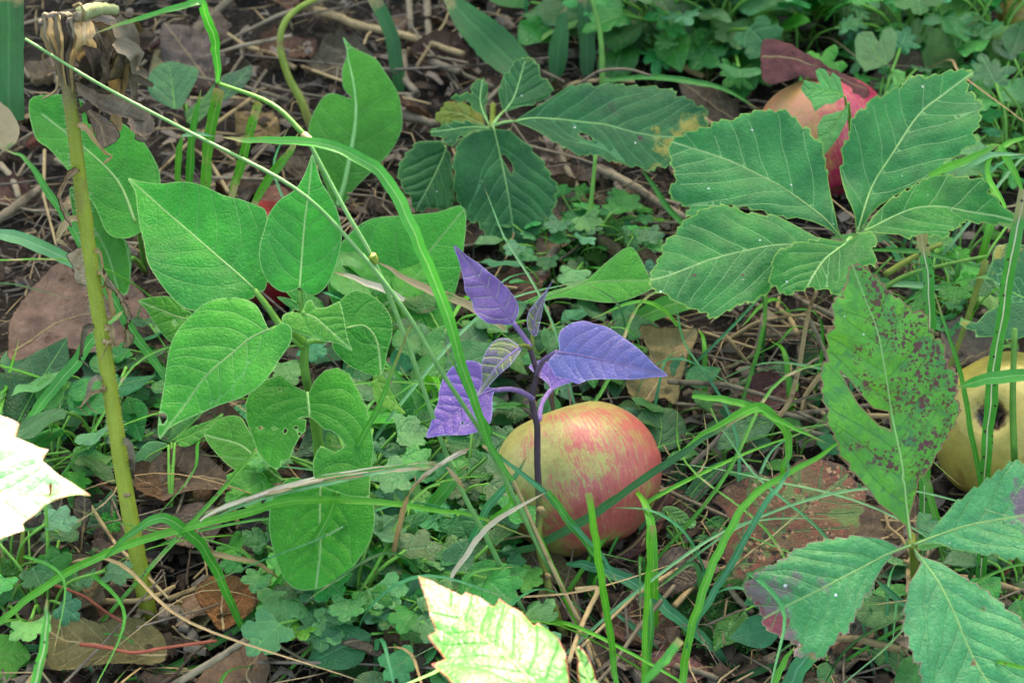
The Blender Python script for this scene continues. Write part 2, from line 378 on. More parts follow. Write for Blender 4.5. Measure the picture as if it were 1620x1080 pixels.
def grass_mat(name, a, b, stripe=None, smix=.6, dots=None, dry=None, rough=.42, trans=.3, spec=.5, dlo=.62):
    t = NT(name); P = t.coord(); al, ac = t.attr('along'), t.attr('across'); hx = hexc
    col = t.mix(t.ramp(t.noise(P, .03, 2), .35, .65), rich(hx(a)), rich(hx(b)))
    v = t.n('ShaderNodeCombineXYZ', None, X=t.math('MULTIPLY', ac, 9.0), Y=t.math('MULTIPLY', al, 1.2), Z=t.math('MULTIPLY', t.n('ShaderNodeObjectInfo').outputs['Random'], 40.0)).outputs[0]
    st = t.noise(v, 1.0, 3)
    col = t.mix(t.math('MULTIPLY', t.ramp(st, .4, .65), .35), col, tuple(x * .55 for x in hx(a)))
    mid = t.ramp(t.math('ABSOLUTE', ac), .0, .16, 1, 0)
    if stripe: col = t.mix(t.math('MULTIPLY', mid, smix), col, hx(stripe))
    if dry:
        f = t.ramp(t.math('ADD', t.noise(P, .06, 4), t.math('MULTIPLY', st, .3)), dlo, dlo + .1); col = t.mix(f, col, hx(dry))
    col = t.mix(t.math('MULTIPLY', t.ramp(t.math('ADD', al, t.math('MULTIPLY_ADD', t.noise(P, .15, 3), .3, -.15)), .86, .98), .75), col, hexc('#a08a5c'))
    if dots: col = t.mix(t.math('LESS_THAN', t.vor(P, .35), .2), col, hx(dots))
    hsv = t.n('ShaderNodeHueSaturation', None, Color=col, Value=t.math('MULTIPLY_ADD', t.noise(P, .25, 3), .5, .75)); col = hsv.outputs[0]
    bp = t.n('ShaderNodeBump', None, Strength=.5, Distance=.0003, Height=st).outputs[0]
    pr = t.n('ShaderNodeBsdfPrincipled', None, Base_Color=col, Roughness=rough, Specular_IOR_Level=spec, Normal=bp)
    tr = t.n('ShaderNodeBsdfTranslucent', None, Color=col); mx = t.n('ShaderNodeMixShader'); mx.inputs[0].default_value = trans
    t.t.links.new(pr.outputs[0], mx.inputs[1]); t.t.links.new(tr.outputs[0], mx.inputs[2]); return t.out(mx.outputs[0])
def bark_mat(name, a, b, c=None, sc=.25, stretch=8.0, rough=.7, tip=None, tlo=.35, thi=.6, bump=.6, speck=None):
    """stems, straw and twigs: streaks along the length; tip = colour taken over towards the upper end"""
    t = NT(name); P = t.coord(); al, ac = t.attr('along'), t.attr('across')
    v = t.n('ShaderNodeCombineXYZ', None, X=t.math('MULTIPLY', t.math('SINE', t.math('MULTIPLY', ac, 6.283)), stretch), Y=t.math('MULTIPLY', al, 9.0), Z=t.math('MULTIPLY', t.n('ShaderNodeObjectInfo').outputs['Random'], 60.0)).outputs[0]
    st = t.noise(v, 1.0, 4); nn = t.noise(P, sc, 4)
    col = t.mix(t.ramp(t.math('MULTIPLY_ADD', st, .6, t.math('MULTIPLY', nn, .4)), .35, .65), hexc(a), hexc(b))
    if c: col = t.mix(t.ramp(t.noise(P, sc * .5, 4), .55, .68), col, hexc(c))
    if tip: col = t.mix(t.ramp(t.math('ADD', al, t.math('MULTIPLY_ADD', nn, .2, -.1)), tlo, thi), col, t.mix(t.ramp(st, .4, .6), hexc(tip), tuple(x * .6 for x in hexc(tip))))
    if speck: col = t.mix(t.math('LESS_THAN', t.vor(P, .6), .22), col, hexc(speck))
    rnd = t.n('ShaderNodeObjectInfo').outputs['Random']
    col = t.n('ShaderNodeHueSaturation', None, Color=col, Value=t.math('MULTIPLY_ADD', rnd, .6, .7)).outputs[0]
    bp = t.n('ShaderNodeBump', None, Strength=bump, Distance=.0004, Height=t.math('ADD', st, t.noise(P, 1.2, 3))).outputs[0]
    return t.out(t.n('ShaderNodeBsdfPrincipled', None, Base_Color=col, Roughness=rough, Specular_IOR_Level=.35, Normal=bp).outputs[0])
def soil_mat():
    t = NT('soil'); P = t.coord(); n1 = t.noise(P, .035, 5); n2 = t.noise(P, .4, 5, .7)
    col = t.mix(t.ramp(n1, .35, .65), hexc('#1f1b17'), hexc('#362f28')); col = t.mix(t.ramp(n2, .45, .7), col, hexc('#52493e'))
    col = t.mix(t.ramp(t.vor(P, .5), .1, .3, .6, 0), col, hexc('#15100d'))
    bp = t.n('ShaderNodeBump', None, Strength=1.0, Distance=.003, Height=t.math('ADD', n2, t.noise(P, .12, 4))).outputs[0]
    return t.out(t.n('ShaderNodeBsdfPrincipled', None, Base_Color=col, Roughness=.95, Specular_IOR_Level=.2, Normal=bp).outputs[0])
def apple_mat(name, ground, warm, red, dark, lo, hi, patch=.012, streak=1.0, bruise=None, bl=.11):
    """skin with streaks that run from stalk to eye (attributes lon, lat), a blush on one side, and pale lenticels"""
    t = NT(name); P = t.coord(); lon, lat = t.attr('lon'), t.attr('lat')
    v = t.n('ShaderNodeCombineXYZ', None, X=t.math('MULTIPLY', t.math('SINE', lon), 10.0), Y=t.math('MULTIPLY', t.math('COSINE', lon), 10.0), Z=t.math('MULTIPLY', lat, 1.6)).outputs[0]
    st = t.noise(v, 3.0, 6, .7); st2 = t.noise(v, 9.0, 4); pn = t.noise(P, patch, 4); fn = t.noise(P, .25, 4)
    col = t.mix(t.ramp(pn, .35, .62), hexc(ground), hexc(warm)); col = t.mix(t.math('MULTIPLY', t.ramp(t.noise(P, .18, 5, .7), .42, .62), .45), col, tuple(x * .62 for x in hexc(ground)))
    f = t.math('ADD', t.math('MULTIPLY', st, .62 * streak), t.math('MULTIPLY', st2, .3)); f = t.math('ADD', f, t.math('MULTIPLY', t.noise(P, patch * 3.2, 4), .45)); f = t.math('ADD', f, t.math('MULTIPLY', t.attr('blush'), bl))
    f = t.math('ADD', f, t.math('MULTIPLY', t.noise(P, .09, 5, .7), .30))
    col = t.mix(t.ramp(f, lo, hi), col, hexc(red)); col = t.mix(t.math('MULTIPLY', t.ramp(f, hi, hi + .16), .7), col, hexc(dark))
    d = t.vor(P, .28); col = t.mix(t.math('MULTIPLY', t.math('LESS_THAN', d, t.math('MULTIPLY', t.noise(P, .5, 1), .16)), .3), col, hexc('#d9cf98'))
    if bruise: col = t.mix(t.math('MULTIPLY', t.ramp(t.noise(P, .05, 4), .60, .68), .7), col, hexc(bruise))
    rot = t.math('ADD', t.attr('eye'), t.math('MULTIPLY_ADD', t.noise(P, .25, 5, .7), 1.2, -.6)); col = t.mix(t.ramp(rot, .1, .45), col, hexc('#5a4424')); col = t.mix(t.ramp(rot, .35, .75), col, hexc('#1d1710'))
    col = t.mix(t.math('MULTIPLY', t.ramp(t.noise(P, .5, 5, .75), .62, .72), .55), col, hexc('#5f5030'))
    bp = t.n('ShaderNodeBump', None, Strength=.45, Distance=.0009, Height=t.math('ADD', t.noise(P, .2, 5, .65), t.math('MULTIPLY', t.ramp(d, .1, .25), .15))).outputs[0]
    pr = t.n('ShaderNodeBsdfPrincipled', None, Base_Color=col, Roughness=t.math('MULTIPLY_ADD', fn, .3, .24), Specular_IOR_Level=.5, Normal=bp)
    pr.inputs['Subsurface Weight'].default_value = .08; pr.inputs['Subsurface Radius'].default_value = (.004, .002, .001); pr.inputs['Subsurface Scale'].default_value = 1.0
    return t.out(pr.outputs[0])
M = {}
# living leaves
M['night'] = leaf_mat('nightshade_leaf', '#3a8434', '#509a3c', vein='#62a35e', vmix=.5, vw=.3, midw=.6, midc='#7db06a', edgec='#7cb066', edgew=.28, rough=.46, spec=.3, mosaic=.2, trans=.32, cell=.5, big=.03)
M['night_deep'] = leaf_mat('nightshade_leaf_deep', '#327a2e', '#459036', vein='#579a50', vmix=.4, vw=.3, midw=.7, midc='#8db583', edgec='#74a860', edgew=.25, rough=.5, spec=.25, mosaic=.2, trans=.35, cell=.5, big=.03)
M['night_yellow'] = leaf_mat('nightshade_leaf_yellowish', '#4a8a34', '#5b9a38', vein='#83b35a', vmix=.4, vw=.3, midw=.6, rough=.5, mosaic=.2, trans=.4, blotch=('#8a9a3a', .03, .6, .75, 'tip'))
M['purple'] = leaf_mat('violet_leaf', '#58538f', '#685893', vein='#8a84b4', vmix=.4, vw=.28, midw=.4, midc='#80658c', rough=.42, spec=.6, mosaic=.35, mcol='#4b4fa8', trans=.12, edgec='#8878b0', edgew=.22, cell=.9, big=.05, bump=.7)
M['purple_b'] = leaf_mat('violet_leaf_warm', '#5c4096', '#71509f', vein='#8f80a8', vmix=.4, vw=.28, midw=.4, midc='#80608c', rough=.42, spec=.6, mosaic=.4, mcol='#5046a0', trans=.12, edgec='#8878b0', edgew=.22, cell=.9, big=.05, bump=.8)
M['purple_olive'] = leaf_mat('violet_leaf_olive_veined', '#504573', '#5d5567', vein='#9aa468', vmix=.75, vw=.42, midw=.5, midc='#9aa468', rough=.5, mosaic=.5, mcol='#6f7550', trans=.15, edgec='#8f84a8', edgew=.2, cell=.9, blotch=('#6c7a4c', .12, .5, .66, None), bump=.9)
M['purple_half'] = leaf_mat('violet_leaf_pale_veined', '#5f468e', '#725496', vein='#9a9a9c', vmix=.6, vw=.28, midw=.45, midc='#8f7d92', rough=.45, mosaic=.4, mcol='#7a6a86', trans=.12, edgec='#9080b0', edgew=.2, cell=1.0, bump=.9)
M['creeper'] = leaf_mat('creeper_leaf', '#29683a', '#357c40', vein='#7fae72', vmix=.55, vw=.3, midw=.55, midc='#9dbd84', rough=.5, spec=.3, mosaic=.4, mcol='#4c8f4a', trans=.25, edgec='#6f9c4a', edgew=.5, spots=('#4d3a34', .09, .16, .5), flecks=.045, cell=.5, bump=.7)
M['creeper_dark'] = leaf_mat('creeper_leaf_dark', '#1f5236', '#275f3a', vein='#5e9a66', vmix=.45, vw=.35, midw=.6, midc='#76a874', rough=.55, spec=.3, mosaic=.35, mcol='#3c7a44', trans=.22, edgec='#5a8d49', edgew=.4, blotch=('#86843c', .05, .66, .74, 'tip'), spots=('#4a2f36', .05, .30, .5), flecks=.05, cell=.5, bump=.7)
M['creeper_mosaic'] = leaf_mat('creeper_leaf_mosaic', '#558f30', '#74a63c', vein='#37683f', vmix=.35, vw=.5, midw=.45, midc='#8fb07c', rough=.5, mosaic=.9, mcol='#2c6a42', trans=.28, edgec='#8a5a4c', edgew=.3,
    spside=-1.0, spots=[('#54202c', .75, .72, .46), ('#5b1f33', .35, .6, .50), ('#54202c', 1.1, .6, .44)], blotch=[('#553438', .07, .78, .88, 'side')], flecks=.03, cell=.35, bump=.8, big=.06)
M['creeper_teal'] = leaf_mat('creeper_leaf_teal', '#317a52', '#40895a', vein='#5f9a58', vmix=.5, vw=.35, midw=.6, midc='#8fb06a', rough=.48, mosaic=.6, mcol='#5fa06a', trans=.2, edgec='#7a6a58', edgew=.22,
    blotch=[('#6b5a5c', .04, .49, .60, 'tip'), ('#7a303a', .07, .60, .66, 'tip')], flecks=.06, spots=('#6a3a58', .07, .2, .5), cell=.42, bump=.9)
M['creeper_teal_b'] = leaf_mat('creeper_leaf_teal_clean', '#347e54', '#438d5e', vein='#4f8a52', vmix=.5, vw=.35, midw=.6, midc='#86ac6a', rough=.48, mosaic=.55, mcol='#5fa06a', trans=.2, edgec='#7a6a58', edgew=.22,
    blotch=('#6d5a7a', .06, .70, .78, None), flecks=.025, spots=('#5a2a5a', .05, .18, .5), cell=.42, bump=.9)
M['creeper_purpled'] = leaf_mat('creeper_leaf_purpled', '#377e56', '#478d5c', vein='#6a9a56', vmix=.5, vw=.35, midw=.6, midc='#8fb06a', rough=.48, mosaic=.55, mcol='#62a36a', trans=.2, edgec='#5a8a48', edgew=.4,
    blotch=[('#665662', .045, .47, .58, 'tip'), ('#5a2c36', .07, .57, .63, 'tip')], flecks=.03, cell=.42, bump=.9)
M['sunny'] = leaf_mat('pale_sunlit_leaf', '#7fae80', '#92bc92', vein='#6a9a58', vmix=.3, vw=.35, midw=.8, midc='#6a9a58', rough=.35, spec=.7, mosaic=.3, trans=.3, edgec='#8a4a38', edgew=.35, cell=.4, bump=.7)  # lamina colour paled so the leaf clips to white in the sun
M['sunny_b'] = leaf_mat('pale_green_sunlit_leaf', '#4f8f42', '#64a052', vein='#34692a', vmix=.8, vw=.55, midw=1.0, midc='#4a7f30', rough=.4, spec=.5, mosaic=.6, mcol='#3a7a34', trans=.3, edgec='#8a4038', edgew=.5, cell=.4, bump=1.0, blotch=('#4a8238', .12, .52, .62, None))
M['weed'] = leaf_mat('groundcover_leaf', '#2e7440', '#3c8548', vein='#65a468', vmix=.4, vw=.25, midw=.3, rough=.5, mosaic=.3, trans=.3, cell=.8, vary=.4, ovar=.4)
M['weed_light'] = leaf_mat('groundcover_leaf_light', '#3e8a40', '#4f9a48', vein='#74b060', vmix=.4, vw=.25, midw=.3, rough=.5, mosaic=.3, trans=.35, cell=.8, vary=.4, ovar=.4)
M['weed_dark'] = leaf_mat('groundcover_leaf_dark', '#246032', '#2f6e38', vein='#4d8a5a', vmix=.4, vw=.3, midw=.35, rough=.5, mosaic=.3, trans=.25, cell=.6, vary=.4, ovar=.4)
M['yellowing'] = leaf_mat('yellowing_leaf', '#5f7a24', '#80802a', vein='#9aa040', rough=.5, trans=.4, blotch=('#8a6a30', .06, .6, .7, None), cell=.6)
# dead leaves
def dead(nm, a, b, c, edge='#3a2a20', sp='#2a1c16'):
    return leaf_mat(nm, a, b, vein=c, vmix=.55, vw=.35, midw=.7, midc=c, rough=.8, spec=.25, mosaic=.4, mcol=c, trans=.08, ovar=.35, ohue=.015, edgec=edge, edgew=.14, spots=(sp, .16, .3, .5), blotch=(sp, .05, .62, .75, None), cell=.6, bump=1.0, big=.06, vary=.5)
M['dead_brown'] = dead('dead_leaf_brown', '#4a4034', '#615444', '#7c6e58')
M['dead_tan'] = dead('dead_leaf_tan', '#7d684c', '#8f7a5c', '#a08c6c', sp='#5a4632')
M['dead_olive'] = dead('dead_leaf_olive', '#5c5436', '#716545', '#8f815a', sp='#3a3020')
M['dead_red'] = dead('dead_leaf_red', '#553a30', '#6a493c', '#7d6050', sp='#3a1f1a')
M['dead_russet'] = dead('dead_leaf_russet', '#6e3a26', '#8a4f36', '#93684a', sp='#3a1a12')
M['dead_wine'] = dead('dead_leaf_wine', '#542420', '#6d3c30', '#744a3c', sp='#2a1012')
M['dead_grey'] = dead('dead_leaf_grey', '#57524a', '#6b655a', '#8a8376', sp='#3a352f')
M['withered'] = dead('withered_leaf', '#54463a', '#76654f', '#96846a', sp='#2c221b')
M['dead_mottled'] = leaf_mat('dead_leaf_mottled', '#54462a', '#5e3826', vein='#3d5f33', vmix=.8, vw=.8, midw=1.1, midc='#3d6b36', rough=.7, mosaic=.8, mcol='#763a28', trans=.1, edgec='#4a2a20', edgew=.6,
    spots=[('#9a7a5a', .5, .6, .48), ('#2a1814', .4, .5, .46), ('#6e3a2a', .3, .6, .45)], blotch=[('#4c6630', .06, .50, .58, None), ('#3a2a1c', .15, .58, .68, None)], cell=.45, bump=1.0, big=.08)
# grass, stems, litter
M['grass'] = grass_mat('grass_green', '#3d8a34', '#4f9a3c', stripe='#8fc070')
M['grass_bright'] = grass_mat('grass_bright', '#55a028', '#6aae34', stripe='#a8cf5a', smix=.4)
M['grass_teal'] = grass_mat('grass_teal', '#347f5a', '#4a9468', stripe='#8ac0a0', smix=.5)
M['grass_dark'] = grass_mat('grass_dark', '#235c2c', '#2f6d34', stripe='#4a8a48', smix=.4)
M['grass_pale'] = grass_mat('grass_pale', '#6fa07a', '#86ad84', stripe='#b0c8a8', smix=.5)
M['grass_spot'] = grass_mat('grass_spotted', '#4f9030', '#5f9a3a', stripe='#8ab060', dots='#6a5a38', dry='#a89870', dlo=.72)
M['grass_half'] = grass_mat('grass_half_dried', '#5a8a34', '#7a8a44', stripe='#b8a888', dry='#b09a74', dlo=.5)
M['grass_dry'] = grass_mat('grass_dry', '#a08458', '#b89a6c', stripe='#cfc0a0', smix=.5, trans=.15, rough=.6)
M['grass_bleached'] = grass_mat('grass_bleached', '#c4b494', '#dcd0b8', stripe='#8a7a50', smix=.25, trans=.15, rough=.55)
M['grass_stripe'] = grass_mat('grass_white_striped', '#3c8a38', '#4c9640', stripe='#d8d0b8', smix=.95, dots='#3a3a28')
M['stem_green'] = bark_mat('stem_green', '#4f8a34', '#6aa040', sc=.2, rough=.5, bump=.2)
M['stem_olive'] = bark_mat('stem_olive', '#6a8430', '#8a9440', '#7a6a40', sc=.15, rough=.5, bump=.3)
M['stalk'] = bark_mat('stalk_yellow_green', '#87962c', '#9caa3a', '#86883c', sc=.12, rough=.55, tip='#8f7c62', tlo=.78, thi=1.0, bump=.8, stretch=14.0)
M['stem_purple'] = bark_mat('stem_purple', '#6a7434', '#84893e', '#5a5a34', sc=.3, rough=.5, tip='#4c3c4a', tlo=.42, thi=.58, bump=.5)
M['petiole_violet'] = bark_mat('petiole_violet', '#6a558c', '#846a98', sc=.3, rough=.45, bump=.2)
M['straw'] = bark_mat('straw', '#6f634f', '#8c806a', '#4a3f32', sc=.2, rough=.75)
M['straw_tan'] = bark_mat('straw_tan', '#8f7a54', '#a8936c', '#6a5638', sc=.2, rough=.7)
M['twig'] = bark_mat('twig_grey', '#5c5348', '#7d7264', '#39322a', sc=.2, rough=.85, bump=1.0)
M['twig_dark'] = bark_mat('twig_dark', '#3a2e26', '#574838', '#241b16', sc=.2, rough=.85, bump=1.0)
M['twig_red'] = bark_mat('red_leafstalk', '#7d3a2c', '#96503a', sc=.2, rough=.6)
M['stem_pale'] = bark_mat('stem_pale', '#5c9a50', '#80ae6c', sc=.2, rough=.5, bump=.2)
M['rib'] = bark_mat('midrib_pale', '#6f9a54', '#86ac66', sc=.2, rough=.5, bump=.1)
M['pod'] = bark_mat('pod_downy', '#76805a', '#8a9268', '#6a6848', sc=.3, rough=.9)
M['hair'] = bark_mat('stem_hair', '#a8a888', '#b8b898', sc=.2, rough=.5)
M['soil'] = soil_mat()
M['moss'] = leaf_mat('moss', '#1f4420', '#2f5a26', rough=.8, trans=.2, cell=1.5)
# ------------------------------------------------------------------ ground
def build_ground():
    xs = np.unique(np.concatenate([np.linspace(-6, -.5, 24), np.linspace(-.5, .5, 130), np.linspace(.5, 6, 24)]))
    ys = np.unique(np.concatenate([np.linspace(-4, .4, 20), np.linspace(.4, 1.6, 150), np.linspace(1.6, 8, 26)]))
    V = []
    for y in ys:
        for x in xs:
            p = Vector((x, y, 0)); z = .004 * mnoise.noise(p * 14) + .0022 * mnoise.noise(p * 45) + .0012 * mnoise.noise(p * 120)
            V.append((x, y, z - .004))
    nx = len(xs); F = [(j * nx + i, j * nx + i + 1, (j + 1) * nx + i + 1, (j + 1) * nx + i) for j in range(len(ys) - 1) for i in range(nx - 1)]
    o = mesh_obj('ground', V, F, M['soil']); o['kind'] = 'structure'; o['label'] = 'dark brown soil under the leaf litter'
    return o
build_ground()
# added leafy sun blocker, out of view, that keeps the patch in shade: sun passes over it only near the camera
def build_sun_blocker():
    q0 = 2.05; top = (.10 + math.tan(SUN_EL) * (q0 - .47)) * 1.045
    s = Vector((math.sin(SUN_AZ), math.cos(SUN_AZ), 0)); r = Vector((s.y, -s.x, 0))
    root = empty('sun_blocker', s * (q0 + .3), 'dense dark green sun blocker added out of view', 'sun_blocker')
    V, F = [], []; nu, nv = 60, 26
    for i in range(nu + 1):
        for j in range(nv):
            u = -2.6 + 5.2 * i / nu; a = j / (nv - 1) * math.pi
            d = math.cos(a); e = math.sin(a)
            hz = top * (abs(e) ** .35) * (1 if e > 0 else 0); dep = .32 * math.copysign(abs(d) ** .5, d)
            p = s * (q0 + .3 - dep) + r * u + Vector((0, 0, hz)); k = mnoise.noise(p * 5) * .03
            p += (s * (-d) * k); V.append(p)
    for i in range(nu):
        for j in range(nv - 1): F.append((i * nv + j, i * nv + j + 1, (i + 1) * nv + j + 1, (i + 1) * nv + j))
    mesh_obj('blocker_core', V, F, M['weed_dark'], root)
    V, F = [], []; rn = random.Random(3)
    for _ in range(3500):
        u = rn.uniform(-2.5, 2.5); hz = rn.uniform(.05, top - .03); p = s * (q0 - .03 + rn.uniform(-.05, .02)) + r * u + Vector((0, 0, hz))
        a = Vector((rn.gauss(0, 1), rn.gauss(0, 1), rn.gauss(0, 1))).normalized(); b = a.orthogonal().normalized(); L = rn.uniform(.03, .05); k = len(V)
        V += [p - a * L * .5, p + b * L * .25, p + a * L * .5, p - b * L * .25]; F.append((k, k + 1, k + 2, k + 3))
    o = mesh_obj('blocker_leaves', V, F, M['weed_dark'], root, smooth=False); o['kind'] = 'stuff'
build_sun_blocker()

# ------------------------------------------------------------------ apples
def apple(px, rpx, mat, label, axis=(0, 0, 1), eye=None, zc=None, stalk=True, squash=.92, blush=(0, 0, 1), dip_eye=1.0):
    r = ray(px); z = .03; 
    for _ in range(6):
        C = on_z(px, z); R = rpx / FPX * (C - _C).dot(_F); z = R * .93
    if zc: C = on_z(px, zc)
    root = empty('apple', (C.x, C.y, max(0, C.z - R)), label, 'apple', 'fallen apples'); ax = Vector(axis).normalized(); q = ax.to_track_quat('Z', 'Y')
    V, lon, lat, ey, bl = [], [], [], [], []; nu, nv = 64, 44; bv = Vector(blush).normalized()
    for j in range(nv + 1):
        a = math.pi * j / nv
        for i in range(nu):
            th = 2 * math.pi * i / nu
            rad = math.sin(a) * (1 + .05 * math.cos(a)); h = math.cos(a) * squash
            rad *= 1 + .022 * math.cos(5 * th) * math.sin(a) * (1.2 if math.cos(a) < 0 else .5)
            h -= .40 * math.exp(-(math.sin(a) / .26) ** 2) * (1 if math.cos(a) > 0 else 0); h += .27 * math.exp(-(math.sin(a) / .20) ** 2) * (1 if math.cos(a) < 0 else 0)
            p = Vector((rad * math.cos(th), rad * math.sin(th), h)) * R * 1.02; p *= 1 + .03 * mnoise.noise(p * 28 + Vector((px[0], 0, 0)))
            p = q @ p; V.append(C + p); lon.append(th); lat.append(a); bl.append(p.normalized().dot(bv))
            ey.append(math.exp(-(math.sin(a) / .16) ** 2) * dip_eye if math.cos(a) < 0 else .6 * math.exp(-(math.sin(a) / .12) ** 2))
    F = [(j * nu + i, (j + 1) * nu + i, (j + 1) * nu + (i + 1) % nu, j * nu + (i + 1) % nu) for j in range(nv) for i in range(nu)]
    mesh_obj('skin', V, F, mat, root, dict(lon=lon, lat=lat, eye=ey, blush=bl))
    if stalk:
        b = C + ax * R * .5; sd_ = ax.orthogonal().normalized(); tube('stalk', root, [b, b + ax * R * .35, b + ax * R * .62 + sd_ * R * .08], [.0011, .0009, .0014], M['twig_dark'], 6)
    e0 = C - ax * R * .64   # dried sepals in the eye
    for k in range(5):
        an = k * 2 * math.pi / 5; d1 = q @ Vector((math.cos(an), math.sin(an), 0))
        ribbon('sepal', root, [e0 + d1 * R * .05, e0 - ax * R * .10 + d1 * R * .09, e0 - ax * R * .22 + d1 * R * .20], R * .11, M['twig_dark'], face=-ax, peak=.2, rag=.5)
    return root
M['apple_streak'] = apple_mat('apple_skin_streaked', '#8a904a', '#a2985a', '#aa5450', '#903436', .80, .94, bl=.09)
M['apple_yellow'] = apple_mat('apple_skin_yellow', '#a09448', '#b0a04e', '#b08a48', '#9a683c', 1.28, 1.6, bruise='#7f6234')
M['apple_pink'] = apple_mat('apple_skin_pink', '#b8a048', '#bc7a5c', '#b02a50', '#74142c', .66, .90, bl=.30)
M['apple_red'] = apple_mat('apple_skin_red', '#8a3030', '#7a2028', '#7d1822', '#5a0c18', .6, .9)
apple((915, 757), 131, M['apple_streak'], 'yellow green apple with pink streaks behind the violet seedling', axis=(-.35, .68, .66), blush=(.75, -.4, -.1))
apple((1592, 676), 117, M['apple_yellow'], 'yellow apple with a dark eye at the photo edge among grass stems', axis=(.44, .574, -.69), blush=(0, 1, 0), stalk=True, dip_eye=1.8)
apple((1302, 216), 104, M['apple_pink'], 'pink and yellow apple behind the creeper leaf and under a wine dead leaf', axis=(-.3, .68, .68), blush=(.95, -.1, -.3))
apple((440, 402), 90, M['apple_red'], 'dark red apple hidden behind the bright green seedling', axis=(.2, .3, .9))
apple((1612, 28), 34, M['apple_yellow'], 'small yellow windfall at the far corner beyond the weeds', axis=(.2, .3, .9))

# ------------------------------------------------------------------ the bright green seedling
def stem_part(name, root, px, ys, r0, r1, mat, sides=8, n=5, lump=.08):
    p = path3(px, ys, n); m = len(p); return tube(name, root, p, [r0 + (r1 - r0) * i / (m - 1) for i in range(m)], mat, sides, lump=lump)
Rn = dict(ribmat=M['rib'])
pa = empty('nightshade_seedling', on_z((510, 955)), 'bright green broad leaved seedling beside the tall dry stalk', 'seedling')
Y = gy(955)
stem_part('stem', pa, 'B: 990,1185 985,900 978,600 972,430 950,290 925,170 905,60 905,-60 872,-110 884,-195', [Y, Y + .005, Y + .01, Y + .012, Y + .012, Y + .014, Y + .016, Y + .018, Y + .02, Y + .024], .0026, .0012, M['stem_green'])
stem_part('petiole', pa, 'A: 905,925 850,880 790,822 740,750 668,655', [Y + .017, Y + .02, Y + .026, Y + .03, Y + .036], .0016, .0011, M['stem_green'])
stem_part('petiole', pa, 'A: 884,765 884,700 882,655', [Y + .024, Y + .026, Y + .028], .0012, .0010, M['stem_green'])
stem_part('petiole', pa, 'A: 900,900 860,865 800,835 745,845', [Y + .017, Y + .012, Y + .006, Y + .002], .0014, .001, M['stem_green'])
stem_part('petiole', pa, 'A: 872,850 885,800 900,762', [Y + .02, Y + .015, Y + .01], .001, .0009, M['stem_green'])
stem_part('petiole', pa, 'A: 905,910 950,895 1000,895 1070,850 1095,835', [Y + .017, Y + .02, Y + .03, Y + .04, Y + .045], .0012, .001, M['stem_green'])
leaf('leaf', pa, 'A: 35,62 110,92 210,120 300,130 400,155 520,205 600,225 690,275 735,315 742,400 745,500 735,590 722,650 695,668 672,655 668,692 600,725 500,765 430,778 375,768 330,745 270,690 215,620 170,540 145,440 115,340 95,230 75,140',
     'A: 668,655 560,555 400,410 200,225 35,62', y=Y + .036, n=N(-.05, -.55, .83), mat=M['night'], nv=6, fold=.17, bend=.14, quilt=.0011, wave=.0028, **Rn)
leaf('leaf', pa, 'A: 940,5 960,60 985,140 1030,215 1065,290 1083,390 1075,470 1050,560 1010,640 960,680 920,680 895,655 882,648 865,655 820,668 775,655 725,605 695,520 697,440 715,370 735,300 785,230 855,180 895,120 920,60',
     'A: 882,655 888,560 905,330 925,180 940,5', y=Y + .028, n=N(.05, -.8, .6), mat=M['night'], nv=6, fold=.2, bend=.10, quilt=.0010, wave=.002, **Rn)
leaf('leaf', pa, 'A: 205,1343 200,1300 215,1230 235,1130 260,1010 290,920 340,840 420,765 520,715 610,705 670,725 700,765 725,820 748,850 800,828 845,845 855,880 840,925 790,990 760,1050 700,1120 600,1165 480,1190 380,1230 300,1270 250,1300 225,1330',
     'A: 748,845 650,885 560,960 420,1080 280,1250 205,1343', y=Y + .002, n=N(-.15, -.42, .9), mat=M['night'], nv=7, fold=.17, bend=.06, quilt=.0011, wave=.0028, holes=['A: 213,1240 240,1236 245,1255 225,1280 218,1265'], **Rn)
leaf('leaf', pa, 'A: 1133,937 1110,880 1095,800 1075,720 1055,718 1010,735 960,735 940,705 920,705 900,740 893,765 850,758 805,775 800,810 830,845 900,870 980,895 1060,905 1100,925',
     'A: 897,762 960,790 1030,850 1133,937', y=Y + .01, n=N(.1, -.5, .85), mat=M['night'], nv=5, fold=.09, bend=.05, quilt=.0008, **Rn)
leaf('leaf', pa, 'A: 775,688 830,695 870,715 885,752 850,745 810,720', 'A: 885,752 830,712 775,688', y=Y + .022, n=N(-.2, -.8, .6), mat=M['night'], nv=0, rib=False)
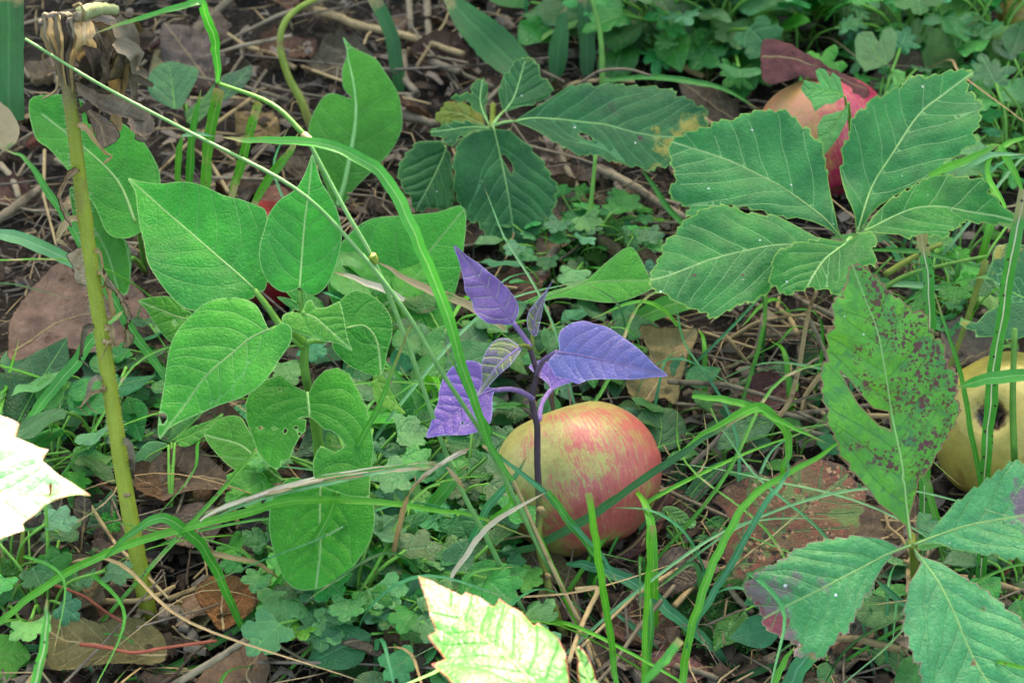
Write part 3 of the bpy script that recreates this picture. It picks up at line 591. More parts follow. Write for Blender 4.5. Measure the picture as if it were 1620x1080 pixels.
leaf('leaf', pa, 'B: 918,178 860,150 790,95 720,120 650,175 625,240 630,320 655,390 680,460 720,520 775,562 795,545 798,515 835,508 855,450 885,390 910,370 915,312 875,304 932,300 975,340 1000,365 1030,370 1070,400 1100,440 1070,462 1050,470 985,440 965,465 945,520 950,600 1020,650 1120,680 1215,690 1220,560 1235,450 1220,340 1200,260 1160,180 1120,100 1060,70 1000,85 950,130 930,175',
     'B: 918,178 925,240 930,292', y=Y + .005, n=N(.02, -.45, .89), mat=M['night_deep'], smooth=False, fold=.06, bend=.0, quilt=.0011, ribw=.0006,
     veins=['B: 922,215 860,205 740,250 690,300 660,360', 'B: 926,245 850,265 770,320 715,400 700,460', 'B: 929,280 870,305 800,360 760,430 745,500', 'B: 922,190 860,165 790,150 720,160', 'B: 922,205 1000,175 1080,170 1130,200', 'B: 926,235 1000,240 1090,270 1160,330 1195,400', 'B: 929,262 1000,290 1080,340 1140,420 1170,520', 'B: 955,600 1010,540 1090,520 1160,540'],
     holes=['B: 683,352 700,346 715,354 698,362', 'B: 750,350 765,346 774,354 760,361', 'B: 806,360 816,352 824,362 814,378 806,374', 'B: 855,345 872,343 873,352 860,355', 'B: 875,375 886,373 888,384 878,386', 'B: 780,163 790,160 796,168 787,172'], **Rn)
leaf('leaf', pa, 'j: 180,110 230,112 330,150 470,170 560,205 578,290 570,370 540,440 470,540 400,600 300,635 220,640 160,600 120,520 90,420 80,330 90,230 130,150', 'j: 322,150 318,300 320,450 300,630',
     y=Y - .002, n=N(.0, -.55, .83), mat=M['night_deep'], nv=5, fold=.08, quilt=.0013, **Rn)
stem_part('petiole', pa, 'j: 325,400 322,250 322,150', [Y + .01, Y + .004, Y - .002], .0012, .001, M['stem_green'])
leaf('leaf', pa, 'B: 430,390 470,340 530,300 600,300 640,360 700,450 780,560 800,598 720,620 640,600 560,550 500,490', 'B: 800,598 700,520 600,430 440,385', y=Y + .035, n=N(-.1, -.3, .95), mat=M['night_deep'], nv=5, **Rn)
leaf('leaf', pa, 'A: 115,705 180,692 270,690 330,740 390,775 340,840 300,905 270,905 230,865 190,810 150,745', 'A: 390,790 300,780 115,705', y=Y + .055, n=N(-.1, -.5, .85), mat=M['night_deep'], nv=4,
     holes=['A: 278,800 295,790 308,805 295,825 282,818', 'A: 325,780 345,772 362,790 350,812 335,805'], **Rn)
leaf('leaf', pa, 'A: 1090,680 1150,645 1240,680 1310,760 1325,850 1300,950 1270,1060 1180,1040 1090,985 1035,910 1080,800 1070,720', 'A: 1095,835 1190,825 1250,900 1270,1060', y=Y + .045, n=N(.2, -.5, .8), mat=M['night_deep'], nv=4, fold=-.15, **Rn)
leaf('leaf', pa, 'B: 1230,105 1280,110 1300,150 1340,220 1385,280 1330,270 1240,235', 'B: 1245,110 1280,190 1385,280', y=Y + .05, n=N(.3, -.4, .85), mat=M['night_yellow'], nv=3, rib=False)
# broad leaves behind it, on their own shoots
def shoot(label, cat, basepx, leaves, name='broadleaf_seedling', stempx=None, mat='stem_green', r=.0014, group=None):
    b = on_z(basepx); root = empty(name, b, label, cat, group)
    for lf in leaves:
        lf = dict(lf); o, m = lf.pop('o'), lf.pop('m'); nm = lf.pop('name', 'leaf'); yy = lf.get('y')
        leaf(nm, root, o, m, **lf)
        mp = T(m)[0]; tip = on_y(mp, yy) if yy else on_z(mp, lf['h'])
        P = [b, b.lerp(tip, .45) + Vector((0, 0, (tip - b).length * .12)), tip]
        tube('petiole', root, [Vector(q) for q in catmull(P, 6)], [r * (1 - .4 * i / 12) for i in range(13)], M[mat], 7)
    return root
shoot('large smooth green leaf behind the arching grass blade', 'seedling', (610, 600), [dict(o='735,330 730,420 715,480 700,525 660,565 640,562 600,555 560,530 525,480 520,445 530,410 548,380 585,350 640,343 690,338', m='590,545 640,450 735,330', y=.80, n=N(.05, -.65, .75), mat=M['night'], nv=5, ribmat=M['rib'])])
shoot('pointed pale green leaf standing behind the grass blade tip', 'seedling', (530, 345), [dict(o='b: 430,180 480,230 580,280 630,350 690,450 710,580 690,660 640,740 560,820 480,900 440,960 400,990 370,940 330,840 290,740 265,640 280,560 330,470 380,445 470,470 430,420 425,330 450,250', m='b: 405,985 450,800 490,500 430,180', y=.91, n=N(.05, -.8, .6), mat=M['night'], nv=5, ribw=.0016, ribmat=M['stem_pale'])])
shoot('dark green leaf with thick midrib behind the dry stalk', 'seedling', (230, 430), [dict(o='a: 140,480 260,455 370,480 480,560 570,590 680,680 760,830 740,1000 640,1120 520,1120 450,980 350,850 240,720 170,660', m='a: 640,1050 560,860 400,700 200,540', y=.80, n=N(.05, -.5, .85), mat=M['night_deep'], nv=6, ribw=.0009, ribmat=M['rib']),
    dict(o='a: 330,900 430,950 560,1080 620,1250 600,1400 520,1330 400,1180', m='a: 560,1380 500,1180 340,920', y=.78, n=N(-.1, -.5, .85), mat=M['night_deep'], nv=5)])
shoot('broad mid green leaf lying behind the violet leaves', 'seedling', (860, 500), [dict(o='C: 560,300 700,245 850,190 950,110 1060,40 1110,80 1160,180 1180,235 1050,290 950,300 850,285 750,275 640,300', m='C: 600,300 750,240 900,195 1170,195', y=.80, n=N(0, -.45, .89), mat=M['night'], nv=4, ribmat=M['rib'])])

# ------------------------------------------------------------------ the violet seedling
pv = empty('violet_seedling', on_z((893, 1003)), 'small violet leaved seedling on a dark stem in front of the apple', 'seedling')
Y = gy(1003)
stem_part('stem', pv, 'H: 1000,855 975,800 950,720 925,640 910,570 890,480 875,400 880,270 875,150 870,0 868,-140 850,-220 845,-280 868,-380 855,-440 832,-515', [Y, Y + .002, Y + .004, Y + .006, Y + .008, Y + .01, Y + .012, Y + .015, Y + .017, Y + .02, Y + .022, Y + .024, Y + .025, Y + .027, Y + .028, Y + .03], .0017, .0010, M['stem_purple'], 9, lump=.2)
for p in ('H: 905,575 930,572', 'H: 890,655 905,668', 'H: 955,785 975,800', 'H: 880,262 898,258', 'H: 905,487 918,492'):
    q = path3(p, [Y + .008, Y + .004], 3); tube('bud_scar', pv, q, [.0016, .0018, .0012, .0006][:len(q)], M['straw_tan'], 6)
Rp = dict(ribmat=M['petiole_violet'], ribw=.0005, style='arc')
stem_part('petiole', pv, 'C: 600,508 560,450 515,390', [Y + .029, Y + .032, Y + .034], .0010, .0009, M['petiole_violet'])
leaf('leaf', pv, 'C: 237,25 300,75 360,115 400,150 450,190 500,240 530,285 542,325 530,365 518,388 500,402 450,398 400,395 360,365 330,330 320,290 290,245 285,195 265,130', 'C: 515,390 430,280 330,150 237,25', y=Y + .034, n=N(-.15, -.8, .6), mat=M['purple_half'], nv=6, fold=.18, wave=.0022, wsc=90, quilt=.0009, bend=.05, **Rp)
stem_part('petiole', pv, 'C: 602,515 606,480 607,448', [Y + .03, Y + .031, Y + .032], .0008, .0007, M['stem_olive'])
leaf('leaf', pv, 'C: 708,185 690,220 670,280 655,340 635,410 620,450 600,447 578,415 575,370 590,330 630,285 670,240', 'C: 607,448 620,370 655,290 708,185', y=Y + .032, n=N(.45, -.8, .45), mat=M['purple_olive'], nv=5, fold=.3, **Rp)
stem_part('petiole', pv, 'C: 628,640 640,605 665,565 722,530', [Y + .026, Y + .02, Y + .014, Y + .008], .001, .0009, M['petiole_violet'])
leaf('leaf', pv, 'C: 1252,640 1200,600 1140,540 1080,490 1010,440 960,410 900,395 850,382 790,395 745,425 730,465 735,510 722,530 690,560 680,585 700,620 720,650 770,660 820,683 870,665 960,660 1080,660 1180,648', 'C: 722,530 820,542 950,570 1100,605 1252,640', y=Y + .008, n=N(.1, -.72, .68), mat=M['purple'], nv=7, fold=.12, wave=.0016, quilt=.0009, bend=.06, **Rp)
stem_part('petiole', pv, 'C: 598,512 575,500 552,500', [Y + .03, Y + .022, Y + .016], .0008, .0007, M['stem_olive'])
leaf('leaf', pv, 'C: 325,755 345,715 365,665 365,610 375,560 400,510 440,472 490,465 520,480 545,495 557,508 535,550 500,600 450,640 400,685 360,725', 'C: 555,500 480,560 400,650 325,755', y=Y + .016, n=N(-.1, -.6, .8), mat=M['purple_olive'], nv=6, fold=.16, wave=.0016, wsc=90, **Rp)
stem_part('petiole', pv, 'C: 608,752 560,722 500,706 430,712', [Y + .024, Y + .02, Y + .016, Y + .012], .0011, .0009, M['petiole_violet'])
leaf('leaf', pv, 'C: 103,935 125,880 140,820 160,770 165,720 185,665 230,610 280,588 330,585 370,605 385,660 400,700 432,710 420,750 420,830 410,880 380,905 320,928 250,930 190,928 140,935', 'C: 430,712 340,745 230,830 103,935', y=Y + .012, n=N(-.1, -.5, .85), mat=M['purple_b'], nv=6, fold=.10, wave=.0014, quilt=.0009, holes=['C: 270,865 278,860 282,872 275,878'], **Rp)
stem_part('petiole', pv, 'C: 638,850 650,780 675,735 698,705', [Y + .022, Y + .034, Y + .042, Y + .046], .001, .0009, M['petiole_violet'])
leaf('leaf', pv, 'C: 590,595 620,575 655,572 690,590 720,640 790,660 800,680 740,700 700,714 685,690 650,660 610,625', 'C: 697,708 670,650 600,592', y=Y + .046, n=N(-.1, -.4, .9), mat=M['purple_b'], nv=3, fold=.2, **Rp)

# ------------------------------------------------------------------ creeper leaves
def creeper(label, center, y, foot, foot_path_y, leaflets, pr=.0016):
    c = on_y(center, y); b = on_z(foot); root = empty('creeper_leaf', b, label, 'creeper leaf', 'five fingered creeper leaves')
    P = [b, b.lerp(c, .5) + Vector((0, .01, (c - b).length * .12)), c]
    tube('leafstalk', root, [Vector(q) for q in catmull(P, 8)], [pr] * 17, M['stem_olive'], 8)
    for lf in leaflets:
        lf = dict(lf); o, m = lf.pop('o'), lf.pop('m'); ro = lf.pop('rough_edge', True); mm = T(m)
        lf.setdefault('mat', M['creeper']); lf.setdefault('style', 'str'); lf.setdefault('nv', 7); lf.setdefault('quilt', .0013); lf.setdefault('wave', .0028); lf.setdefault('res', 52)
        lf.setdefault('ribmat', M['rib']); lf.setdefault('y', y)
        leaf('leaflet', root, serrate(o, m), m, smooth=False, **lf)
        lb = on_y(mm[0], lf['y'])
        if (lb - c).length > .002: tube('petiolule', root, [c, c.lerp(lb, .5) + Vector((0, 0, .001)), lb], [pr * .8, pr * .6, pr * .45], M['rib'], 6)
    return root
creeper('large glossy green creeper leaf spread in front of the pink apple', T('D: 985,865')[0], .765, (1360, 520), None, [
    dict(o='D: 120,390 230,345 310,325 330,298 420,290 435,275 490,262 560,262 620,280 640,262 690,285 730,320 750,345 770,332 785,380 805,405 825,402 845,470 870,570 885,660 900,740 920,820 958,882 880,825 800,790 720,765 640,760 550,735 470,720 395,712 290,740 195,745 215,690 160,670 112,635 150,575 140,530 120,470', m='D: 958,882 850,770 720,660 560,560 430,490 290,435 120,390', n=N(-.05, -.55, .83), fold=.08, bend=.05),
    dict(o='D: 1588,42 1545,85 1545,150 1580,155 1575,195 1612,200 1590,260 1590,310 1545,375 1585,405 1520,440 1440,490 1370,550 1300,600 1200,650 1120,700 1070,750 1030,810 1000,856 985,770 950,680 940,560 945,480 938,405 965,400 965,350 985,290 1040,255 1055,220 1130,190 1165,160 1220,140 1240,110 1300,72 1345,90 1420,65 1500,45 1545,40', m='D: 1000,854 1040,720 1100,580 1170,470 1300,275 1420,170 1588,42', n=N(.12, -.6, .8), fold=.10, bend=.05, nv=8),
    dict(o='D: 1030,845 1080,760 1150,690 1250,640 1340,580 1400,560 1500,555 1625,592 1640,600 1632,640 1710,700 1795,755 1720,765 1640,762 1540,760 1500,790 1470,830 1435,838 1432,872 1380,865 1300,860 1262,865 1252,882 1200,852 1120,848 1060,842', m='D: 1030,840 1200,750 1330,715 1450,708 1600,722 1790,755', n=N(.1, -.5, .85), fold=.07, bend=.05, y=.757, nv=6),
    dict(o='D: 22,1060 50,980 85,920 82,880 150,830 155,800 230,760 290,735 395,712 470,732 560,752 640,770 740,810 830,852 960,880 900,905 700,970 602,1085 487,1183 480,1165 380,1210 308,1237 295,1200 180,1168 90,1130 35,1110', m='D: 960,880 860,888 720,895 540,912 320,962 120,1035 22,1062', n=N(-.05, -.38, .92), fold=.06, bend=.0, y=.752),
    dict(o='D: 955,868 1040,838 1090,860 1102,890 1075,930 1097,1018 1040,1000 990,1060 930,1127 860,1100 780,1095 668,1122 622,1080 595,1087 600,1020 612,970 670,930 760,890 860,858', m='D: 958,878 900,920 850,965 800,1040 770,1095', n=N(.0, -.30, .95), fold=.05, y=.748, nv=5)])
creeper('teal and yellow green creeper leaf with red specks beside the yellow apple', T('F: 1085,425')[0], .592, (1450, 960), None, [
    dict(o='E: 800,112 850,120 890,155 930,190 960,230 1000,265 1050,295 1090,345 1140,332 1165,400 1190,465 1225,468 1240,540 1250,600 1285,603 1290,680 1275,740 1302,775 1290,830 1260,900 1230,960 1200,1010 1175,1070 1120,1130 1105,1230 1085,1310 1098,1425 1075,1425 1060,1360 1000,1300 930,1250 880,1180 810,1100 818,1120 780,1050 728,985 735,960 700,900 672,830 682,800 648,715 660,680 653,600 665,570 692,575 680,480 673,418 712,412 703,350 708,268 755,270 760,210 780,190 780,150', m='E: 1088,1428 1045,1100 1020,950 995,800 960,620 920,430 850,250 800,112', n=N(.02, -.85, .52), fold=.06, bend=-.03, mat=M['creeper_mosaic'],
         holes=['E: 745,620 790,662 830,718 870,758 905,800 985,818 994,910 945,885 900,842 832,775 790,705'], nv=9, res=64, quilt=.0016),
    dict(o='F: 1082,432 1020,435 940,400 850,388 760,395 650,410 560,440 510,460 490,490 430,525 380,545 320,595 286,620 330,680 365,715 380,760 380,800 440,840 500,870 545,895 528,957 600,940 618,933 648,974 690,930 745,848 775,867 790,820 820,760 860,680 910,600 950,530 1000,470 1050,447', m='F: 1082,432 950,480 800,560 650,640 520,700 380,765', n=N(-.1, -.55, .83), fold=.08, mat=M['creeper_teal'], quilt=.0015),
    dict(o='F: 1098,428 1150,475 1230,500 1330,570 1420,620 1480,670 1540,740 1610,810 1595,828 1680,890 1760,1000 1770,1100 1800,1250 1650,1240 1450,1230 1220,1170 1120,1080 1115,993 1100,1012 1075,960 1060,868 1040,868 1050,780 1060,690 1070,610 1110,550 1135,505 1110,470', m='F: 1098,428 1200,580 1290,760 1380,960 1450,1080 1560,1230', n=N(.1, -.5, .86), fold=.08, mat=M['creeper_teal_b'], holes=['F: 1418,722 1432,716 1438,724 1424,732', 'F: 1370,990 1385,962 1395,985 1384,996'], quilt=.0016, res=60),
    dict(o='F: 1095,425 1160,390 1200,330 1260,260 1330,200 1400,150 1500,80 1560,35 1580,33 1600,55 1650,20 1720,0 1800,60 1900,150 1920,300 1850,420 1760,500 1680,512 1620,522 1565,497 1552,512 1480,480 1380,460 1290,440 1220,415 1160,415', m='F: 1095,425 1230,370 1380,325 1600,290 1915,230', n=N(.2, -.5, .85), fold=.08, mat=M['creeper_purpled'], quilt=.0015)])
creeper('dark green creeper leaf with brown scars and yellowed tips', T('G: 535,365')[0], .905, (782, 228), None, [
    dict(o='G: 640,335 720,290 800,240 860,200 950,165 1030,178 1120,160 1250,160 1350,175 1412,195 1405,225 1470,245 1500,270 1562,290 1545,320 1567,350 1450,400 1400,440 1385,548 1320,545 1305,572 1240,550 1140,535 1120,540 1050,510 1000,490 990,502 900,460 800,415 720,370', m='G: 640,335 760,318 900,320 1050,350 1200,385 1400,415', n=N(.05, -.5, .86), mat=M['creeper_dark'], fold=.06, bend=.03, holes=['G: 945,380 965,378 1005,410 1015,432 990,425 960,400']),
    dict(o='G: 545,375 620,380 680,430 740,490 800,565 815,610 852,660 832,690 840,740 818,760 822,812 790,800 760,870 740,907 700,910 680,972 640,958 590,972 570,910 520,917 500,870 470,810 430,817 410,760 385,730 365,700 358,600 360,500 390,430 440,395 500,380', m='G: 545,375 570,480 600,620 630,800 640,955', n=N(0, -.75, .66), mat=M['creeper_dark'], fold=.07, bend=.0, y=.90, holes=['G: 575,495 595,492 625,525 638,560 630,588 618,575 600,540']),
    dict(o='G: 190,445 300,440 340,500 352,600 350,740 250,750 230,742 175,767 155,710 110,650 98,580 120,530 160,480', m='G: 330,452 260,600 175,760', n=N(-.1, -.6, .8), mat=M['creeper_dark'], y=.915, nv=5),
    dict(o='G: 590,290 570,220 575,160 620,90 680,40 740,60 760,130 830,200 760,250 680,270 630,282', m='G: 590,290 640,220 690,60', n=N(.05, -.5, .86), mat=M['creeper_dark'], y=.92, nv=5),
    dict(o='G: 265,345 290,270 350,235 430,250 490,310 505,365 420,352 350,345', m='G: 505,365 400,300 290,285', n=N(-.1, -.4, .9), mat=M['yellowing'], y=.925, nv=4),
    dict(o='G: 440,160 500,118 515,200 500,270 520,370 480,310 420,250 335,235 440,205', m='G: 518,365 480,250 490,130', n=N(.1, -.6, .8), mat=M['creeper_dark'], y=.915, nv=3),
    dict(o='G: 230,380 330,345 450,360 545,372 450,400 380,430 350,472 290,415', m='G: 540,372 420,375 235,382', n=N(-.1, -.5, .85), mat=M['creeper_dark'], y=.905, nv=4)], pr=.0014)
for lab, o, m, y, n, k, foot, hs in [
    ('sunlit toothed leaf at the photo edge left of the stalk', '-60,660 0,667 20,670 32,673 25,692 43,697 63,705 76,708 67,725 87,740 113,753 133,767 143,777 117,780 90,785 70,792 50,812 35,820 38,838 20,845 0,853 -50,870 -110,820 -120,720', '-115,765 -20,772 60,772 143,777', .508, N(.05, -.1, .99), 6, (-60, 1240), ['77,758 80,757 79,772 76,775']),
    ('sunlit toothed leaf below the violet seedling stem', 'H: 303,528 350,550 420,585 510,624 530,610 600,640 665,687 690,655 740,700 800,735 852,792 875,763 930,800 970,850 1000,930 1015,1010 1025,1080 1030,1180 900,1300 700,1320 560,1250 480,1160 440,1080 366,990 432,955 400,890 348,820 387,795 360,730 340,650 318,585', 'H: 950,1220 840,1080 650,900 500,740 303,528', .440, N(.0, -.05, 1), 8, (880, 1300), []),
    ('narrow sunlit leaf tip with a reddish edge beside the sunlit leaf', 'H: 1045,903 1070,905 1110,950 1140,1010 1150,1050 1182,1080 1210,1160 1120,1180 1070,1090 1060,1000 1066,970', 'H: 1160,1170 1110,1050 1047,905', .455, N(.1, -.1, 1), 4, (1000, 1260), [])]:
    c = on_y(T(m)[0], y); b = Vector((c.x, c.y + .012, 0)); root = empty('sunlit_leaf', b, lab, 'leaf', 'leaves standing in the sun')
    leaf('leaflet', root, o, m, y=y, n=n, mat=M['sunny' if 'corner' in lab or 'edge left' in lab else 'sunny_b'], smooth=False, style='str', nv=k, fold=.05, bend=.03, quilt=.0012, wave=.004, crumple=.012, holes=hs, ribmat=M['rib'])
    tube('leafstalk', root, [Vector(q) for q in catmull([b, b.lerp(c, .6) + Vector((0, 0, .01)), c], 6)], [.0014] * 13, M['stem_olive'], 7)
# ------------------------------------------------------------------ the tall dry-topped stalk
pk = empty('dry_stalk', on_z((238, 985)), 'tall yellow green stalk with withered brown top', 'stalk')
Y = gy(985); ysk = [Y, Y + .01, Y + .025, Y + .045, Y + .06, Y + .075, Y + .082, Y + .086]
sp = path3('238,985 218,880 196,760 172,600 152,470 132,330 116,200 102,95', ysk, 8); m = len(sp)
tube('stem', pk, sp, [.0034 - .0010 * i / (m - 1) + .0005 * math.exp(-((i / (m - 1) - .70) / .01) ** 2) for i in range(m)], M['stalk'], 12, lump=.06)
V, F = [], []; rn = random.Random(5)
for _ in range(1100):                       # bristles along the upper stalk
    i = rn.uniform(.30, .99) * (m - 1); k = int(i); p = sp[k].lerp(sp[min(k + 1, m - 1)], i - k); tn = (sp[min(k + 1, m - 1)] - sp[max(k - 1, 0)]).normalized()
    a = rn.uniform(0, 6.283); o1 = tn.orthogonal().normalized(); d = (o1 * math.cos(a) + tn.cross(o1) * math.sin(a)).normalized(); r0 = .0034 - .0010 * i / (m - 1)
    L = rn.uniform(.0008, .0024); q = p + d * r0 * .95; e = q + d * L + tn * rn.uniform(-.0004, .0003); sd2 = tn * .00008; kk = len(V); V += [q - sd2, q + sd2, e]; F.append((kk, kk + 1, kk + 2))
o = mesh_obj('bristles', V, F, M['hair'], pk, smooth=False); o['kind'] = 'stuff'
top = Y + .086
def kwire(px, ys, r, mat, nm='withered_bract', w=None, face=N(0, -.8, .6), tw=0.0, fold=.3, peak=.2, tip=.3):
    p = path3(px, ys, 5)
    if w: return ribbon(nm, pk, p, w, M[mat], fold=fold, face=face, twist=tw, peak=peak, tip_w=tip, base_w=.6, rag=.5)
    return tube(nm, pk, p, [r * (1 - .5 * i / len(p)) for i in range(len(p))], M[mat], 6, lump=.3)
rn = random.Random(11)
for k in range(22):                          # drooping dried bracts of the head
    x0 = 66 + k * 3.0 + rn.uniform(-2, 2); y0 = 26 + abs(k - 7) * 1.2 + rn.uniform(-8, 6); yy = top + rn.uniform(-.006, .006)
    kwire([(x0, y0), (x0 + 4 + rn.uniform(-3, 3), y0 + 28), (85 + k * 1.5, 90 + rn.uniform(-4, 4)), (97 + k * .9, 138 + rn.uniform(-6, 8))], [yy - .003, yy - .005, yy - .004, yy - .003], 0, rn.choice(['grass_dry', 'straw_tan', 'straw', 'twig', 'twig_dark', 'straw']), w=rn.uniform(.0010, .0022), tw=rn.uniform(-1.5, 1.5))
for k in range(12):                          # knobbly dried florets
    c = on_y((66 + k * 5.4 + rn.uniform(-2, 2), 26 + abs(k - 6) * 1.3 + rn.uniform(-7, 5)), top + rn.uniform(-.005, .004)); d = Vector((rn.uniform(-1, 1), rn.uniform(-1, 1), rn.uniform(-.2, 1))).normalized() * .0022
    tube('dried_floret', pk, [c - d, c - d * .3, c + d * .4, c + d], [.0006, .0013, .0012, .0005], M['straw' if k % 3 else 'twig'], 7, lump=.5)
kwire('a: 385,70 440,50 500,45 560,50', [top, top + .004, top + .008, top + .01], .0032, 'pod', 'seed_pod')
kwire('a: 350,30 380,20 395,60 385,110', [top, top - .003, top - .004, top - .003], .0006, 'straw_tan')
kwire('a: 330,310 260,330 210,290 205,260 240,250', [top, top - .002, top - .003, top - .003, top - .003], .0005, 'straw_tan', 'dried_tendril')
kwire('a: 280,360 270,420 240,450 200,470', [top, top - .002, top - .002, top - .002], .0006, 'straw_tan', 'dried_tendril')
Rd = dict(rib=False, nv=4, quilt=.0, res=40, jag=.02)
leaf('withered_leaf', pk, 'a: 365,415 400,425 450,445 480,460 560,465 600,490 660,505 710,545 735,590 740,640 700,675 650,665 615,625 610,590 560,575 500,555 430,510 375,470', 'a: 365,435 480,490 600,540 680,580 690,650', y=top - .004, n=N(.1, -.7, .7), mat=M['withered'], curl=.22, crumple=.08, **Rd)
leaf('withered_leaf', pk, 'a: 605,600 640,570 690,575 715,610 710,655 680,675 640,660 650,620 670,600 640,600', 'a: 690,660 640,590', y=top - .014, n=N(.3, -.8, .4), mat=M['withered'], curl=.1, crumple=.09, **Rd)
leaf('withered_leaf', pk, 'a: 385,490 440,520 520,570 565,620 560,660 500,700 470,690 430,590', 'a: 390,495 470,590 500,690', y=top + .004, n=N(0, -.8, .6), mat=M['dead_tan'], crumple=.08, **Rd)
leaf('withered_leaf', pk, 'a: 370,120 450,110 520,130 560,200 530,290 520,380 480,440 420,430 380,330 355,220', 'a: 400,115 440,280 460,435', y=top + .012, n=N(.1, -.8, .55), mat=M['withered'], crumple=.12, curl=.1, **Rd)
leaf('withered_leaf', pk, 'a: 520,60 600,80 690,110 705,160 650,200 620,300 580,370 520,390 470,430 540,330 590,230 600,120', 'a: 530,70 620,180 520,385', y=top + .02, n=N(-.2, -.8, .5), mat=M['dead_olive'], crumple=.12, curl=.12, **Rd)
leaf('withered_leaf', pk, 'a: 480,140 520,120 560,140 550,240 510,330 480,330 500,240', 'a: 520,125 500,330', y=top + .018, n=N(.3, -.8, .4), mat=M['dead_brown'], crumple=.11, **Rd)
YA = float(np.interp(265, [95, 200, 330, 985], [Y + .086, Y + .082, Y + .075, Y]))
leaf('withered_leaf', pk, 'a: 375,790 395,810 350,850 320,900 310,960 340,1010 375,1075 330,1040 300,985 288,915 310,860 345,810', 'a: 385,798 305,930 375,1070', y=YA - .003, n=N(-.4, -.8, .4), mat=M['dead_tan'], crumple=.06, curl=.08, **Rd)
leaf('withered_leaf', pk, 'e: 390,88 415,110 415,180 420,265 375,275 350,240 345,205 325,160 318,128', 'e: 410,250 370,180 395,92', y=Y + .066, n=N(-.4, -.8, .3), mat=M['dead_tan'], crumple=.10, **Rd)
leaf('withered_leaf', pk, 'e: 490,190 520,240 560,300 600,370 625,420 610,470 645,530 625,575 590,575 600,540 597,480 600,430 570,360 540,310 500,270', 'e: 492,195 590,380 620,560', y=Y + .062, n=N(.4, -.8, .3), mat=M['dead_tan'], crumple=.09, **Rd)
kwire('e: 515,535 495,590 475,630', [Y + .045, Y + .042, Y + .042], .0003, 'straw_tan', 'dried_tendril')
rn = random.Random(17)
for k in range(16):                          # shrivelled strips hanging behind the head and down the stalk
    x0 = 118 + rn.uniform(0, 70); y0 = 18 + rn.uniform(0, 60); L = rn.uniform(50, 150); dx = rn.uniform(-20, 55); yy = top + rn.uniform(-.004, .02)
    kwire([(x0, y0), (x0 + dx * .6 + rn.uniform(-8, 8), y0 + L * .35), (x0 + dx * .5 + rn.uniform(-14, 14), y0 + L * .7), (x0 + dx + rn.uniform(-14, 14), y0 + L)], [yy, yy - .006, yy + .004, yy - .002], 0, rn.choice(['grass_dry', 'straw', 'twig', 'straw', 'twig_dark', 'straw_tan']), 'withered_strip', w=rn.uniform(.003, .009), tw=rn.uniform(-4, 4), fold=rn.uniform(.2, .9))
for k in range(9):
    u = rn.uniform(.35, .95); c = sp[int(u * (m - 1))]; sg = rn.choice((-1, 1)); e = c + Vector((sg * rn.uniform(.004, .014), -.003, -rn.uniform(.004, .022)))
    ribbon('withered_strip', pk, [Vector(q) for q in catmull([c, c + Vector((sg * .005, -.003, .002)), c.lerp(e, .7) + Vector((sg * .002, -.002, 0)), e, e + Vector((-sg * .003, -.001, -.003))], 4)], rn.uniform(.0012, .0035), M[rn.choice(['grass_dry', 'straw_tan', 'straw'])], fold=.6, twist=rn.uniform(-3, 3), tip_w=.3, rag=.6)
for q in ('e: 488,540 530,548', 'e: 486,755 500,775', 'i: 590,190 620,185', 'i: 650,740 720,745'):
    pp = T(q); yy = float(np.interp(pp[0][1], [95, 330, 600, 985], [Y + .086, Y + .075, Y + .045, Y]))
    kwire(q, [yy - .0035, yy - .0035], .0012, 'straw_tan', 'leaf_scar')

# ------------------------------------------------------------------ grass traced from the photograph
def grass(label, px, ys, w=None, mat='grass', r=None, name='grass_blade', face=N(0, -.65, .75), twist=0.0, parts=(), group='grass among the seedlings', **kw):
    """w = blade width in photograph pixels (ribbon); r = stem radius in pixels (tube); parts = further (px, ys, w, r, mat) pieces of the same plant"""
    p0 = path3(px, ys, 6); base = p0[0] if p0[0].z < p0[-1].z else p0[-1]
    root = empty(name, (base.x, base.y, max(0, base.z)), label, 'grass', group)
    def piece(p, w, r, mat, nm, **k):
        d = sum((_C - q).length for q in p) / len(p) / FPX
        if w: return ribbon(nm, root, p, w * d, M[mat], face=k.pop('face', face), twist=k.pop('twist', twist), **k)
        n_ = len(p); o = tube(nm, root, p, [r * d * (1.15 - .45 * i / n_) for i in range(n_)], M[mat], 7)
        return o
    piece(p0, w, r, mat, 'blade' if w else 'culm', **kw)
    for q in parts:
        q = list(q) + [{}] * (6 - len(q)); piece(path3(q[0], q[1], 6), q[2], q[3], q[4], 'blade' if q[2] else 'culm', **dict(q[5]))
    return root
g = gy
grass('long straight grass culm crossing from the stalk head to the violet leaf', '872,905 800,760 765,690 700,590 640,490 560,388 465,297 305,212 160,135 40,62', [.612, .612, .613, .615, .62, .63, .64, .66, .685, .70], r=3.6, mat='stem_pale', parts=[
    ('765,690 775,680 740,620 700,540', [.613, .612, .613, .614], 7, None, 'grass')])
grass('grass culm with a node crossing the first culm by the big leaf', '850,1010 825,960 780,870 715,740 640,530 590,410 545,330 484,216', [g(1010), .612, .615, .618, .625, .63, .637, .65], r=4.2, mat='stem_pale', parts=[
    ('484,216 430,165 345,132', [.65, .66, .675], None, 4.0, 'stem_green'), ('345,132 343,90 338,60 325,25 312,4 235,26 148,52', [.675, .675, .674, .67, .668, .664, .66], 15, None, 'grass', dict(base_w=.4, peak=.3)),
    ('480,214 490,222 480,218', [.65, .648, .65], None, 6, 'straw_tan'), ('588,404 592,410 594,416', [.629, .629, .629], None, 6.5, 'stem_olive')])
